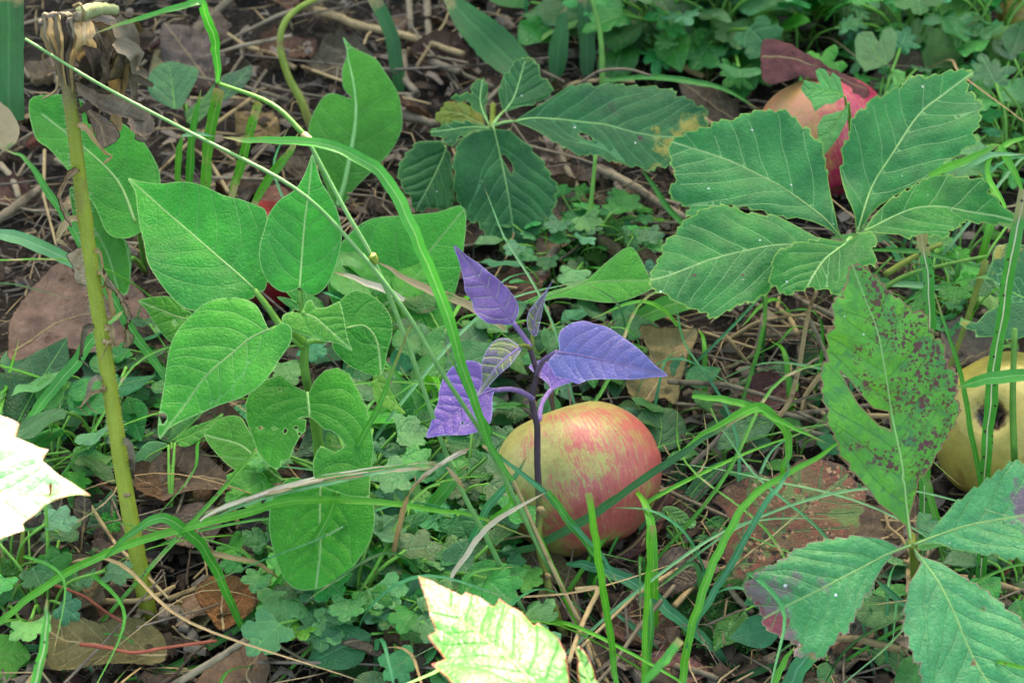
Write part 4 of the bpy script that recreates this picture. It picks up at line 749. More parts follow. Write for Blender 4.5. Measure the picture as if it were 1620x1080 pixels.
grass('broad arching grass blade bending over the pointed seedling leaf', '812,760 775,702 740,600 690,450 657,375 630,312 590,264 530,234 470,223 395,222 352,216', [.608, .61, .613, .62, .624, .63, .635, .64, .645, .65, .655], w=20, mat='grass', fold=.25, base_w=.3, peak=.45)
grass('narrow grass blade leaning across the bleached straw towards the violet leaf', '380,1000 450,910 512,832 548,742 600,640 655,500', [g(1000), .612, .615, .617, .62, .625], w=14, mat='grass', fold=.5, base_w=.8, peak=.3)
grass('long low grass blade arching over the lower seedling leaf', '0,985 60,935 165,877 300,832 400,808 450,795 510,789 600,793 680,805 760,820 850,855', [.60, .605, .605, .605, .607, .61, .613, .616, .62, .625, .63], w=13, mat='grass_bright', fold=.4, base_w=.8, peak=.35)
def strands(px, ys, n_, spread, wmin, wmax, mats_, seed):
    rn = random.Random(seed); out = []; P = T(px)
    for k in range(n_):
        o0, o1, ph = rn.uniform(-1, 1) * spread, rn.uniform(-1, 1) * spread, rn.uniform(0, 6); a = rn.uniform(0, .12); b = rn.uniform(.8, 1)
        q = []
        for i, (x, y) in enumerate(P):
            u = i / (len(P) - 1)
            if u < a or u > b + .001 and i < len(P) - 1 and len(q) > 2: continue
            q.append((x + rn.uniform(-2, 2), y + o0 * (1 - u) + o1 * u + math.sin(u * 5 + ph) * spread * .5))
        out.append((q, [v + rn.uniform(-.002, .002) for v in np.interp(np.linspace(0, 1, len(q)), np.linspace(0, 1, len(ys)), ys)], rn.uniform(wmin, wmax), None, rn.choice(mats_)))
    return out
grass('bundle of bleached dry grass folded over the long blade', '312,838 318,822 345,806 400,786 480,764 560,748 640,735 692,732', [.61, .605, .602, .60, .60, .603, .606, .61], w=4, mat='grass_bleached', parts=
    strands('314,834 325,817 360,800 400,787 440,775 480,765 520,757 560,750 600,743 640,737 670,733 694,732', [.608, .602, .60, .60, .602, .605, .609], 13, 8, 2.2, 5, ['grass_bleached'] * 5 + ['grass_half', 'grass', 'grass_dry', 'grass_pale'], 3)
    + strands('764,705 740,713 720,721 700,734 685,744 668,757 655,770 646,785', [.615, .612, .61, .61, .612, .615], 6, 4, 2.2, 4, ['grass_bleached', 'grass_bleached', 'grass_dry'], 4)
    + strands('694,733 705,738 716,748 726,762 735,775', [.61, .611, .613, .616], 2, 2, 4, 6, ['grass_half', 'grass_pale'], 5)
    + [('646,785 640,800 636,815 622,880 612,930 600,978', [.615, .616, .618, .625, .63, g(978)], 9, None, 'grass_dry'), ('312,838 308,850 320,868 350,878 400,888 430,905 452,928', [.61, .61, .61, .61, .612, .616, .62], 9, None, 'grass_dry')])
grass('tan dry culm running down past the dark seedling stem', '975,1110 938,1030 910,970 880,910 850,845 810,757 785,722 764,705', [g(1110), .60, .605, .61, .612, .615, .617, .617], r=3.6, mat='straw_tan', parts=[
    ('965,1090 920,1005 885,920 855,852 842,835', [g(1090), .608, .612, .617, .618], 9, None, 'grass_bright'), ('790,718 800,760 825,815 845,838', [.617, .617, .618, .618], 9, None, 'grass_bright')])
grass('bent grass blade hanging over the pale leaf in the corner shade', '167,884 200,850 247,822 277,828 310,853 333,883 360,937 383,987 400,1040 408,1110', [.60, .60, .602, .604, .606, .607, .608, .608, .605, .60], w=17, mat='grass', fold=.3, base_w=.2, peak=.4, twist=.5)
grass('pair of green blades slanting up from the lower edge beside the russet leaf', '190,1085 283,1050 353,1010 400,975 450,958 520,962', [.59, .60, .61, .615, .62, .625], w=11, mat='grass', parts=[('200,1075 300,1058 350,1045 400,1032', [.59, .597, .60, .602], 7, None, 'grass_bright'), ('280,1064 340,1062 400,1066', [.597, .598, .6], 7, None, 'grass_bright')])
grass('green blade lying along the ground cover by the reddish leaf', '350,995 400,993 467,990 517,1003 547,1017 580,1040', [.625, .624, .623, .62, .617, .61], w=13, mat='grass', peak=.4)
grass('short blade half lit by the sun at the lower corner', '40,1140 52,1095 66,1040 75,985 72,945', [.475, .48, .485, .49, .495], w=15, mat='grass_stripe', fold=.3, face=N(0, -.3, .95))
grass('stray blade lit in bands by the sun near the lower edge', '1020,1080 1040,1058 1060,1035 1078,1012', [.462, .463, .465, .467], w=15, mat='grass', flat_tip=True, face=N(0, -.2, .98))
grass('tall grass stem with a white stripe crossing the yellow apple', '1548,1010 1553,880 1560,720 1570,600 1585,500 1603,390 1622,300', [g(1010), .625, .635, .64, .645, .65, .66], w=19, mat='grass_stripe', flat_tip=True, base_w=.8, fold=.3)
grass('grass stem with dark dots behind the specked leaflet', '1458,905 1462,830 1466,700 1468,560 1470,480 1466,430 1458,370', [g(905), .665, .675, .68, .685, .69, .695], w=18, mat='grass_stripe', flat_tip=True, base_w=.9, fold=.3)
grass('thin green blade in front of the yellow apple', '1556,790 1540,700 1524,610 1500,530 1478,462', [.645, .65, .655, .66, .67], w=9, mat='grass', base_w=.9, peak=.2)
grass('short blade crossing the yellow apple sideways', '1660,598 1620,594 1560,600 1512,613', [.60, .602, .605, .61], w=21, mat='grass', peak=.5, fold=.2)
grass('dark upright stem at the photo edge over the yellow apple', '1612,930 1606,760 1602,640 1605,520', [g(930), .635, .64, .65], r=6, mat='stem_green')
grass('forked grass with blades sprouting near the upper photo edge', '1590,330 1560,270 1583,232', [.72, .735, .74], w=9, mat='grass_bright', parts=[('1470,278 1520,258 1583,230', [.745, .742, .74], 13, None, 'grass_bright'), ('1583,230 1598,262 1622,310', [.74, .735, .73], 13, None, 'grass_bright'), ('1515,276 1565,247 1622,243', [.742, .738, .735], 8, None, 'grass_pale'), ('1575,240 1600,225 1640,215', [.745, .75, .755], 8, None, 'grass_bright')])
grass('long curving grass blade left of the mottled dead leaf', '1072,1130 1080,1080 1087,1027 1100,973 1123,907 1147,853 1180,797 1230,757 1297,720 1330,700 1400,664', [.57, .58, .585, .59, .597, .605, .613, .62, .625, .628, .632], w=13, mat='grass_bright', base_w=.8, peak=.3, parts=[('1087,1027 1100,987 1130,937 1163,880 1213,793 1243,753 1246,720', [.585, .589, .595, .602, .61, .618, .62], 11, None, 'grass_teal')])
grass('blade bending down beside the mottled dead leaf', '1080,715 1130,678 1197,645 1233,668 1247,700 1240,740 1230,775', [.66, .665, .67, .668, .665, .66, .66], w=15, mat='grass_bright', fold=.3, parts=[('1095,628 1147,632 1197,647 1247,673 1307,700', [.675, .673, .67, .665, .66], 11, None, 'grass_bright')])
grass('green blade passing in front of the streaked apple', '770,882 815,873 860,857 943,810 1010,763 1073,720 1130,685 1185,655', [.632, .632, .633, .635, .637, .64, .645, .65], w=13, mat='grass_dark', base_w=.6, peak=.4, fold=.3)
grass('short upright bright blade with a cut tip by the lower edge', '978,1110 970,1037 960,970 947,887 940,837 931,779', [.575, .583, .588, .592, .594, .597], w=11, mat='grass_bright', flat_tip=True, base_w=.6, fold=.3)
grass('upright bright blade with a split tip right of the cut blade', '1018,1105 1022,987 1027,903 1032,830', [.577, .587, .592, .597], w=9, mat='grass_bright', flat_tip=True, base_w=.8, parts=[('1026,905 1025,860 1024,823', [.592, .594, .597], 5, None, 'grass_bright')])
grass('bent blade with a bleached stem in front of the apple foot', '712,918 727,893 760,847 800,813 866,777', [.60, .602, .604, .606, .61], w=9, mat='grass_bleached', peak=.5, parts=[('866,777 893,813 927,860 945,885', [.61, .609, .607, .606], 12, None, 'grass'), ('790,722 860,777 910,833 953,880 979,925', [.613, .611, .608, .605, .60], 9, None, 'grass_teal')])
grass('broad blue green blade lying below the streaked apple', '896,892 927,893 977,910 1027,937 1060,967 1100,1000 1130,1027 1180,1062 1240,1085', [.635, .632, .628, .622, .615, .61, .604, .597, .59], w=20, mat='grass_teal', base_w=.25, peak=.3, fold=.25)
grass('blue green blade pointing down to the lower edge', '964,962 1010,997 1043,1033 1078,1068 1100,1090', [.62, .612, .605, .6, .595], w=12, mat='grass_teal', peak=.4, base_w=.15)
grass('green blade crossing the scalloped weeds beside the sunlit leaf', '560,838 593,887 627,933 660,983 697,1037 720,1070', [.63, .622, .615, .608, .6, .592], w=15, mat='grass', base_w=.1, peak=.6, fold=.3)
grass('looping grass blades tangled left of the dark seedling stem', '704,925 740,873 767,810 807,763 833,723', [.625, .628, .63, .632, .634], w=13, mat='grass_teal', parts=[('700,918 735,870 775,825 810,795 818,800', [.63, .633, .635, .637, .638], 8, None, 'grass_bright')])
grass('thin green spikes rising among the scalloped weeds', '690,910 700,860 722,800', [.66, .662, .667], w=7, mat='grass', parts=[('645,850 690,792 740,735', [.655, .66, .665], 22, None, 'grass', dict(peak=.6))])
grass('wide blue green blade below the teal leaflet', '1240,1100 1260,1062 1285,1030', [.575, .58, .585], w=28, mat='grass_teal', flat_tip=True, parts=[('1222,1085 1237,1055 1257,1020', [.57, .575, .58], 10, None, 'grass_bright')])
grass('pale upright blade behind the mottled dead leaf edge', '1342,850 1350,800 1357,763', [.675, .68, .685], w=13, mat='grass_teal', flat_tip=True)
grass('yellow green stem standing behind the creeper leaf centre', '1498,895 1480,820 1468,775 1455,735', [.645, .65, .655, .66], w=11, mat='grass_spot', flat_tip=True)
grass('long low grass blades along the bottom behind the teal leaflet', '1040,1012 1110,1018 1180,1030 1250,1040', [.63, .63, .63, .628], w=14, mat='grass_bright', parts=[('1300,1065 1360,1030 1430,1000', [.60, .61, .62], 14, None, 'grass'), ('1290,1035 1350,1018 1420,1005', [.61, .615, .62], 12, None, 'grass'), ('1150,1085 1200,1062 1245,1045', [.585, .59, .595], 12, None, 'grass_dark')])
grass('blue green blade tip under the notch between teal leaflets', '1440,965 1410,940 1385,915', [.60, .605, .61], w=11, mat='grass_teal')
grass('spotted upright blades standing behind the big seedling leaf', '322,330 330,230 347,140', [.80, .80, .80], w=17, mat='grass_spot', flat_tip=True, parts=[('298,320 303,230 318,140', [.81, .81, .81], 13, None, 'grass'), ('280,320 284,240 290,215', [.805, .805, .805], 10, None, 'grass_spot'), ('288,215 310,212 340,216', [.8, .798, .796], 7, None, 'grass_pale')])
grass('spotted blade leaning behind the pointed seedling leaf', '360,330 385,250 410,160', [.79, .785, .78], w=15, mat='grass_spot', flat_tip=True, parts=[('395,335 425,285 460,240 472,210', [.78, .775, .77, .765], 15, None, 'grass_spot')])
grass('green blade sloping past the stalk near its shrivelled leaf', '290,640 260,593 233,557 200,507 150,425 113,358 87,320 60,280 37,247 5,238', [.73, .735, .74, .745, .755, .765, .77, .775, .78, .785], w=15, mat='grass', fold=.3)
grass('pale blade entering from the photo edge towards the stalk', '-20,368 40,380 110,413 170,440', [.78, .78, .785, .79], w=22, mat='grass_pale', fold=.2, peak=.4)
grass('soft green blade bending behind the stalk middle', '30,690 80,620 115,580 155,525 195,492', [.70, .715, .72, .73, .74], w=20, mat='grass', fold=.2, peak=.5)
grass('broad green blade at the upper corner left of the stalk', '15,190 14,100 12,-20', [.74, .75, .76], w=48, mat='grass_dark', flat_tip=True, fold=.12, base_w=.9)
grass('drooping blade end at the left photo edge', '-10,165 10,205 5,240', [.73, .725, .72], w=40, mat='grass_half', fold=.2, peak=.5)
grass('half dead flattened blade crossing the node of the culm', '800,520 730,478 690,462 640,440 598,412', [.69, .688, .686, .684, .682], w=14, mat='grass_half', fold=.3, parts=[('640,474 590,450 528,430', [.684, .682, .68], 12, None, 'grass_bleached')])
grass('curved olive stem arching at the back of the litter', '497,215 477,160 457,123 443,73 450,37 473,13 507,-5', [.98, .985, .99, .995, 1.0, 1.005, 1.01], r=6, mat='stem_olive')
grass('dark blade standing at the back beyond the pointed leaf', '632,175 627,100 615,45 590,-5', [1.03, 1.04, 1.05, 1.06], w=22, mat='grass_dark', flat_tip=True)
grass('broad dark leaf blade at the back above the scarred creeper', '845,135 790,80 750,40 700,-15', [1.0, 1.02, 1.03, 1.05], w=62, mat='grass_dark', fold=.12, base_w=.5, peak=.4)
grass('pale upright stem behind the scarred creeper leaflet', '953,140 952,85 947,40 933,-10', [1.0, 1.01, 1.02, 1.03], r=4.5, mat='stem_green', parts=[('956,127 1033,123 1100,130 1150,143 1200,173', [.99, .98, .97, .965, .96], 10, None, 'grass'), ('917,133 950,113 993,110 1030,120', [.985, .98, .975, .97], None, 2.6, 'straw')])
grass('dark broad blades at the back between creeper and weeds', '930,120 928,60 925,-10', [1.04, 1.05, 1.06], w=26, mat='grass_dark', flat_tip=True, parts=[('880,130 885,70 895,10', [1.03, 1.04, 1.05], 30, None, 'grass_dark'), ('1010,85 1000,40 1000,0', [1.06, 1.07, 1.08], 26, None, 'grass_dark')])
grass('green stem leaning below the scarred creeper leaflet', '1090,365 1050,320 1013,263', [.88, .885, .89], w=10, mat='grass', parts=[('925,385 935,320 942,245', [.86, .87, .88], None, 4, 'stem_green')])
grass('broad green blade behind the violet leaf and tan leaf', '970,525 1040,490 1120,465 1180,440', [.80, .81, .82, .83], w=32, mat='grass', fold=.12, peak=.5)
grass('thin stems crossing right of the large creeper leaf', '1340,500 1400,455 1450,430 1560,405', [.78, .785, .79, .80], r=4, mat='stem_green', parts=[('1380,395 1450,398 1520,415 1570,430', [.80, .80, .80, .80], 8, None, 'grass'), ('1560,412 1525,520 1495,600', [.78, .77, .76], None, 4.5, 'stem_olive'), ('1400,450 1460,452 1570,475', [.81, .812, .815], 10, None, 'grass_pale'), ('1400,435 1440,410 1490,385', [.8, .805, .81], None, 5, 'stem_olive')])
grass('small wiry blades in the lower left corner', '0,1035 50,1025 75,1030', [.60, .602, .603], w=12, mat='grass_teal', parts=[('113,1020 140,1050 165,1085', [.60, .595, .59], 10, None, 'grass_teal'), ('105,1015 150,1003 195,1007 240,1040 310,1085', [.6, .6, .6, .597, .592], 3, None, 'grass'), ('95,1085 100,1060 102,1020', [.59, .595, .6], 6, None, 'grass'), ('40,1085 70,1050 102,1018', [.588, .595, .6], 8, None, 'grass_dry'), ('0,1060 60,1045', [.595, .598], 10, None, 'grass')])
grass('upright thin stem below the sunlit corner leaf', '75,940 76,870 72,795', [.63, .635, .64], r=3.2, mat='stem_green', parts=[('33,895 35,860 37,838', [.64, .642, .645], None, 4.5, 'stem_olive'), ('30,905 70,895 110,885', [.64, .645, .65], None, 3.4, 'stem_green')])
grass('low green stem on the ground left of the stalk', '60,700 120,695 180,688 245,680', [.73, .73, .73, .73], r=5, mat='stem_green', parts=[('110,1050 60,700', [.73, .735], None, .5, 'stem_green')][:0])
grass('dry crooked tan stems right of the tan curled leaf', '1180,700 1240,650 1262,590 1278,500 1292,460', [.72, .73, .74, .75, .755], r=4.2, mat='straw_tan', group='dry crooked stems', parts=[('1140,545 1165,530 1205,508 1275,498', [.80, .80, .80, .795], None, 4, 'straw_tan'), ('1207,506 1200,540 1187,565 1150,584', [.80, .795, .79, .785], None, 4, 'straw'), ('1147,530 1190,583', [.79, .785], None, 3.5, 'straw_tan'), ('1278,500 1300,545 1312,580', [.76, .755, .75], None, 3, 'straw'), ('1300,590 1275,625 1268,650', [.75, .745, .74], None, 4, 'straw_tan'), ('1235,665 1195,672', [.725, .72], None, 2, 'straw')])

# ------------------------------------------------------------------ fallen leaves traced from the photograph
def dleaf(label, o, m, mat, h=.008, n=N(0, -.15, 1), **kw):
    kw.setdefault('crumple', .035); kw.setdefault('nv', 6); kw.setdefault('style', 'str'); kw.setdefault('wave', .002); kw.setdefault('curl', .05); kw.setdefault('jag', .01); kw.setdefault('ribw', .0007)
    ob = leaf('dead_leaf', None, o, m, h=h, n=n, mat=M[mat], ribmat=M['straw_tan'], **kw); return tag(ob, label, 'dead leaf', 'fallen dead leaves')
dleaf('large olive brown dead leaf at the foot of the tall stalk', 'i: 130,800 250,770 330,790 480,830 560,790 690,785 780,850 785,960 700,1000 560,1020 420,1050 250,1060 230,980 180,850', 'i: 790,930 600,930 450,915 320,890 140,810', 'dead_olive', h=.012)
dleaf('speckled tan dead leaf with a curled edge left of the stalk foot', 'i: 190,560 300,520 480,530 490,640 510,740 420,760 350,790 290,720 240,640', 'i: 200,560 330,640 500,745', 'dead_olive', h=.014, curl=.15)
dleaf('crumpled russet dead leaf right of the stalk foot', 'i: 930,640 1000,570 1080,560 1160,590 1220,690 1180,760 1130,800 1060,840 1010,780 960,720', 'i: 1070,835 1050,700 1060,565', 'dead_russet', h=.01, n=N(-.2, -.5, .8), crumple=.08)
dleaf('wide pinkish brown dead leaf at the lower edge left of the weeds', '305,1085 333,1040 383,1020 420,1006 447,1000 463,1003 460,1012 433,1023 423,1040 430,1065 410,1105 330,1115', '420,1100 390,1060 450,1003', 'dead_red', h=.01, smooth=False)
dleaf('big reddish brown dead leaf behind the tall stalk', 'e: 50,500 130,360 240,260 340,215 450,250 580,280 660,320 740,400 790,480 780,560 690,600 560,640 420,640 330,610 200,620 60,680', 'e: 60,600 300,450 500,420 760,520', 'dead_red', h=.02)
dleaf('crumpled tan dead leaf behind the violet leaf tip', 'C: 1100,450 1200,430 1380,410 1385,480 1340,560 1320,640 1300,700 1280,800 1200,770 1120,810 1060,760 1040,690 1100,650 1160,560', 'C: 1120,800 1200,680 1240,560 1380,420', 'dead_tan', h=.012, n=N(.1, -.45, .88), crumple=.07, curl=.08)
dleaf('greyish tan dead leaf under the scarred creeper leaf', 'G: 740,920 790,760 840,680 920,690 960,780 980,860 900,940 790,1010 740,1040', 'G: 760,1020 840,850 900,690', 'dead_tan', h=.012, n=N(.1, -.3, .95))
dleaf('reddish dead leaf curling out from under the streaked apple', 'k: 470,520 560,460 640,370 700,260 760,165 785,200 760,300 700,400 640,480 540,540', 'k: 480,525 620,420 770,180', 'dead_red', h=.006, n=N(.3, -.3, .9), curl=.1)
dleaf('pale brown leaf scrap below the streaked apple', 'k: 20,560 80,470 140,460 240,480 330,560 400,620 300,660 200,620 60,600', 'k: 30,560 180,540 390,620', 'dead_olive', h=.008)
dleaf('rounded chestnut dead leaf under the small toothed weed', 'k: 690,600 740,490 830,450 920,530 910,600 800,670 720,655', 'k: 700,600 810,560 915,560', 'dead_brown', h=.012, arch=.2, n=N(0, -.5, .86))
dleaf('wine red dead leaf lying over the pink apple', 'd: 20,190 100,175 250,240 380,310 480,370 530,410 520,450 450,470 400,440 300,385 200,360 60,390 20,340', 'd: 20,260 200,290 400,370 520,415', 'dead_wine', h=.072, n=N(.1, -.35, .93), curl=-.05)
dleaf('mottled red and green dead leaf with dark veins beside the teal leaflet', 'F: 130,235 200,175 280,140 350,108 420,110 500,60 560,20 650,15 760,40 810,100 830,150 872,170 865,260 862,302 840,300 830,390 700,425 510,452 440,510 300,592 240,580 190,490 200,400 230,330 180,260', 'F: 200,560 430,380 620,220 805,75', 'dead_mottled', h=.022, n=N(.05, -.4, .92), smooth=False, crumple=.02, curl=.0)
dleaf('dull brown dead leaf behind the thin bent seed stem', 'B: 110,620 300,490 420,500 560,590 640,620 500,660 350,690 200,740 120,720', 'B: 120,680 350,590 620,615', 'dead_brown', h=.012)
dleaf('brown crumpled leaf right of the stalk below the small pods', 'i: 640,300 780,250 960,240 1060,330 1000,440 870,470 760,420 690,440', 'i: 660,320 840,360 1040,340', 'dead_brown', h=.01, crumple=.07)
dleaf('bark brown curled leaf left of the stalk under the sunlit leaf', 'i: 120,330 220,250 300,190 340,260 350,400 300,470 220,480 140,440', 'i: 140,440 240,340 310,200', 'dead_brown', h=.015, n=N(0, -.5, .85), crumple=.08)
dleaf('tall brown curled leaf beside the small green trefoil', 'i: 360,200 430,210 420,300 400,400 440,440 360,460 350,330', 'i: 380,455 395,330 400,205', 'dead_brown', h=.012, n=N(0, -.7, .7), crumple=.06)
dleaf('tan scrap of leaf on the moss by the lower edge', 'F: 240,820 380,770 480,860 440,880 380,870 300,862', 'F: 250,825 370,830 475,862', 'dead_tan', h=.006)
dleaf('dark brown leaf at the lower edge below the chewed leaf', 'F: 570,1085 680,1040 800,1045 890,1080 860,1180 620,1180', 'F: 580,1090 700,1080 880,1090', 'dead_brown', h=.006)
dleaf('brown dead leaf behind the upright seedling leaves', '395,330 440,300 470,330 450,350 420,345', '400,332 460,330', 'dead_red', h=.02)
dleaf('rusty brown leaf piece at the lower edge under the blue green blade', 'k: 640,960 760,930 880,960 960,1030 900,1085 760,1090 660,1040', 'k: 650,1000 800,1010 940,1040', 'dead_red', h=.005)
dleaf('dull brown leaf beside the foot of the creeper at the upper edge', '940,420 1010,400 1060,440 1030,480 960,470', '945,440 1050,445', 'dead_brown', h=.01)
dleaf('brown dead leaf behind the cut blades near the moss', 'k: 330,960 420,900 560,930 620,1000 500,1040 380,1020', 'k: 340,970 600,1000', 'dead_brown', h=.005)
# two straight red leaf stalks lying on the litter
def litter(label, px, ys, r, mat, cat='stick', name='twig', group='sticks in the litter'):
    p = path3(px, ys, 5); d = (_C - p[0]).length / FPX
    o = tube(name, None, p, [r * d * (1.1 - .3 * i / len(p)) for i in range(len(p))], M[mat], 7, origin=p[0], lump=.25); return tag(o, label, cat, group)
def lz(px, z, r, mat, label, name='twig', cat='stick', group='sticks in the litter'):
    p = [on_z(q, z) for q in T(px)]; p = [Vector(q) for q in catmull(p, 5)]; d = (_C - p[0]).length / FPX
    o = tube(name, None, p, [r * d * (1.1 - .3 * i / len(p)) for i in range(len(p))], M[mat], 8, origin=p[0], lump=.3); return tag(o, label, cat, group)
lz('i: 190,598 300,630 400,670 500,740 580,790', .022, 2.6, 'twig_red', 'thin red leaf stalk pointing at the stalk foot')
lz('i: 380,895 500,910 640,935 800,910 1030,878', .024, 3.0, 'twig_red', 'red leaf stalk lying across the olive dead leaf')
lz('b: 270,40 400,80 500,120 640,150 760,180 850,210 1000,260', .012, 6.5, 'straw_tan', 'long pale stick crossing the litter at the back')
lz('b: 700,545 780,565 865,590', .012, 8, 'straw', 'thick pale stick end left of the scarred creeper')
lz('b: 860,300 920,320 985,345', .012, 6, 'straw', 'short pale stick above the yellow creeper leaflet')
lz('b: 715,250 720,370 780,440', .010, 6, 'straw', 'crooked pale stick beside the dark back blade')
lz('c: 440,800 600,880 740,970 850,1035', .014, 7, 'straw', 'thick grey stick slanting under the scarred creeper leaf')
lz('c: 250,700 290,800 340,890 375,970', .014, 5, 'straw', 'thin forked stick below the scarred creeper leaf')
lz('c: 530,870 560,960 620,1070', .012, 6, 'twig', 'grey stick standing beside the slanted one')
lz('a: 820,260 920,160 1000,80 1100,-10', .012, 7.5, 'straw', 'pale stick rising behind the withered stalk head')
lz('a: -10,1040 100,960 210,880', .014, 7, 'straw', 'pale stick at the photo edge left of the stalk')
lz('a: 0,780 60,850 90,940', .012, 5, 'straw', 'thin grey stick at the photo edge under the drooping blade')
lz('b: 740,-10 745,60 750,140', .012, 5, 'straw', 'upright straw at the back, first of the pair')
lz('b: 825,0 830,90 838,210', .012, 6, 'straw', 'upright straw at the back, second of the pair')
lz('c: 700,295 820,310 940,365', .012, 6, 'straw_tan', 'tan stick lying in front of the back weeds')
lz('k: 800,1000 900,1020 1010,1060', .006, 5, 'straw', 'bleached straw at the lower edge under the cut blades')
lz('F: 220,620 260,680 330,745', .010, 5, 'straw', 'tan stick beside the mottled dead leaf')
lz('k: 330,640 420,630 435,650 400,720 340,860 300,980', .02, 4.5, 'straw_tan', 'bent straw right of the dark seedling stem')
lz('i: 480,690 640,690 740,665 830,620', .012, 4, 'straw_tan', 'tan straw passing behind the stalk foot')
lz('i: 770,790 790,740 840,745 875,800 870,830', .008, 10, 'twig', 'grey pebble like lump of bark right of the stalk foot')
lz('j: 430,700 480,670 520,640', .012, 4.5, 'twig_red', 'short reddish twig among the scalloped weeds')
lz('G: 770,1075 800,1010 850,920', .018, 8, 'straw', 'thick pale stick lying below the tan dead leaf')
lz('j: 180,850 280,900 380,945', .010, 3, 'straw', 'thin straw by the reddish leaf at the lower edge')
lz('E: 40,1070 130,980 220,880', .02, 4, 'twig', 'dark grey twig beside the bending blade')
# ------------------------------------------------------------------ small weeds traced singly
def weed(label, base, leaves, mat='weed', name='weed', cat='weed', group='small weeds', **kw):
    ls = []
    for q in leaves:
        d = dict(o=q[0], m=q[1], y=q[2], mat=M[q[3] if len(q) > 3 else mat], n=q[4] if len(q) > 4 else N(0, -.5, .85), nv=4, fold=.1, style='str', ribmat=M['stem_green'], ribw=.0004, smooth=kw.get('smooth', True), quilt=.0006, res=26); ls.append(d)
    return shoot(label, cat, base, ls, name=name, r=kw.get('r', .0009), group=group)
weed('light green lobed leaf hanging over the pink apple', (1345, 330), [('d: 200,430 215,385 290,400 268,345 285,332 312,335 340,370 350,350 385,375 405,460 350,500 320,500 265,537 250,490', 'd: 410,460 320,430 215,430', .87, 'weed_light'), ('d: 308,545 400,520 430,480 425,560 380,650 310,737 285,690 280,600', 'd: 428,490 360,590 300,725', .865, 'weed_light')], smooth=False)
weed('pale three lobed leaf beyond the tall creeper leaflet', (1400, 160), [('d: 455,200 470,165 500,150 540,150 570,200 590,145 630,138 655,190 645,270 620,300 570,330 500,350 460,290', 'd: 620,320 560,260 510,170', 1.0, 'weed_light'), ('d: 630,330 660,325 700,340 690,400 640,410', 'd: 630,335 680,390', .99, 'weed_light')], smooth=False)
weed('broad lobed leaf at the back above the tall creeper leaflet', (1460, 150), [('d: 690,340 740,280 790,240 800,160 840,145 870,150 910,185 960,210 965,260 940,300 880,330 790,350', 'd: 700,340 820,270 930,220', 1.03, 'weed_light'), ('d: 735,90 760,82 830,140 800,160 740,250 725,180', 'd: 740,245 780,150 740,90', 1.04, 'weed_light')], smooth=False)
weed('rounded soft green leaf at the back near the photo edge', (1590, 140), [('d: 1075,240 1085,200 1120,160 1140,130 1180,125 1230,170 1250,230 1210,330 1140,345 1100,300', 'd: 1180,340 1160,240 1170,135', 1.02, 'weed_light')])
weed('chewed green leaf at the photo edge over the yellow apple', (1600, 560), [('E: 1380,185 1440,170 1465,120 1470,60 1490,28 1560,15 1620,30 1690,100 1690,300 1650,460 1580,482 1500,482 1470,465 1385,470 1385,440 1340,430 1308,410 1316,372 1335,385 1390,400 1440,345 1500,320 1510,260 1470,192', 'E: 1680,300 1560,250 1480,200', .735, 'creeper_dark')], smooth=False)
weed('pale chewed leaf scrap at the lower edge between teal leaflets', (1400, 1085), [('F: 853,985 880,935 905,908 970,920 985,970 1000,1010 1037,1055 1010,1085 965,1040 955,1095 900,1085 882,1015 930,980 922,962 880,988', 'F: 930,1085 940,1000 910,915', .602, 'creeper_teal_b')], smooth=False)
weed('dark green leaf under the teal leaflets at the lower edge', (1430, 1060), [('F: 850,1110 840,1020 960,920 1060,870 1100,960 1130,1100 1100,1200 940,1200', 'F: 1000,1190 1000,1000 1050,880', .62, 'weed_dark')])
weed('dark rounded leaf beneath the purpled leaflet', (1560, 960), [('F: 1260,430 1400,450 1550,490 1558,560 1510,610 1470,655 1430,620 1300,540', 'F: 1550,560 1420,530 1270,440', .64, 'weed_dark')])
weed('small toothed weed with lance leaves right of the streaked apple', (1095, 905), [('F: 0,265 10,180 60,110 130,50 225,22 190,90 120,170 60,230', 'F: 0,265 70,150 225,22', .685, 'weed'), ('k: 760,250 760,150 790,60 850,40 860,150 830,250', 'k: 790,255 810,150 840,45', .70, 'weed_dark'), ('k: 640,430 630,350 650,290 710,262 760,275 720,310 680,340 660,430', 'k: 755,275 680,310 655,425', .672, 'weed_light'),
     ('k: 750,280 745,245 800,240 860,280 870,315 800,325', 'k: 760,265 860,315', .67, 'weed_light'), ('k: 870,430 900,430 920,540 895,555 865,500', 'k: 875,430 900,550', .66, 'weed_light', N(0, -.6, .8)), ('k: 760,340 830,320 900,310 890,345 820,345', 'k: 765,343 900,315', .665, 'weed_light'), ('k: 760,380 800,360 850,400 840,415 800,405', 'k: 850,405 765,375', .663, 'weed_light'), ('k: 870,405 920,375 970,380 960,400 900,412', 'k: 870,408 965,385', .663, 'weed_light'),
     ('k: 700,540 710,500 760,500 765,540 720,560', 'k: 765,520 705,535', .66, 'weed'), ('k: 1000,520 1050,560 1080,620 1040,640 1010,690 1020,600', 'k: 1000,525 1030,680', .655, 'weed'), ('k: 950,320 1000,290 1040,310 1030,370 980,385 950,360', 'k: 950,340 1035,330', .672, 'weed_light')], r=.0008)
weed('dark shaded leaf with lobed edge left of the stalk', (35, 690), [('e: 60,690 130,610 320,525 330,620 300,700 200,800 90,925 20,900 -60,800 -40,700', 'e: 90,925 180,740 320,530', .72, 'weed_dark'), ('e: 100,985 200,900 300,790 350,730 400,705 490,712 600,715 740,698 660,770 600,800 480,840 300,870 200,915', 'e: 100,985 300,840 740,700', .715, 'weed')], smooth=False)
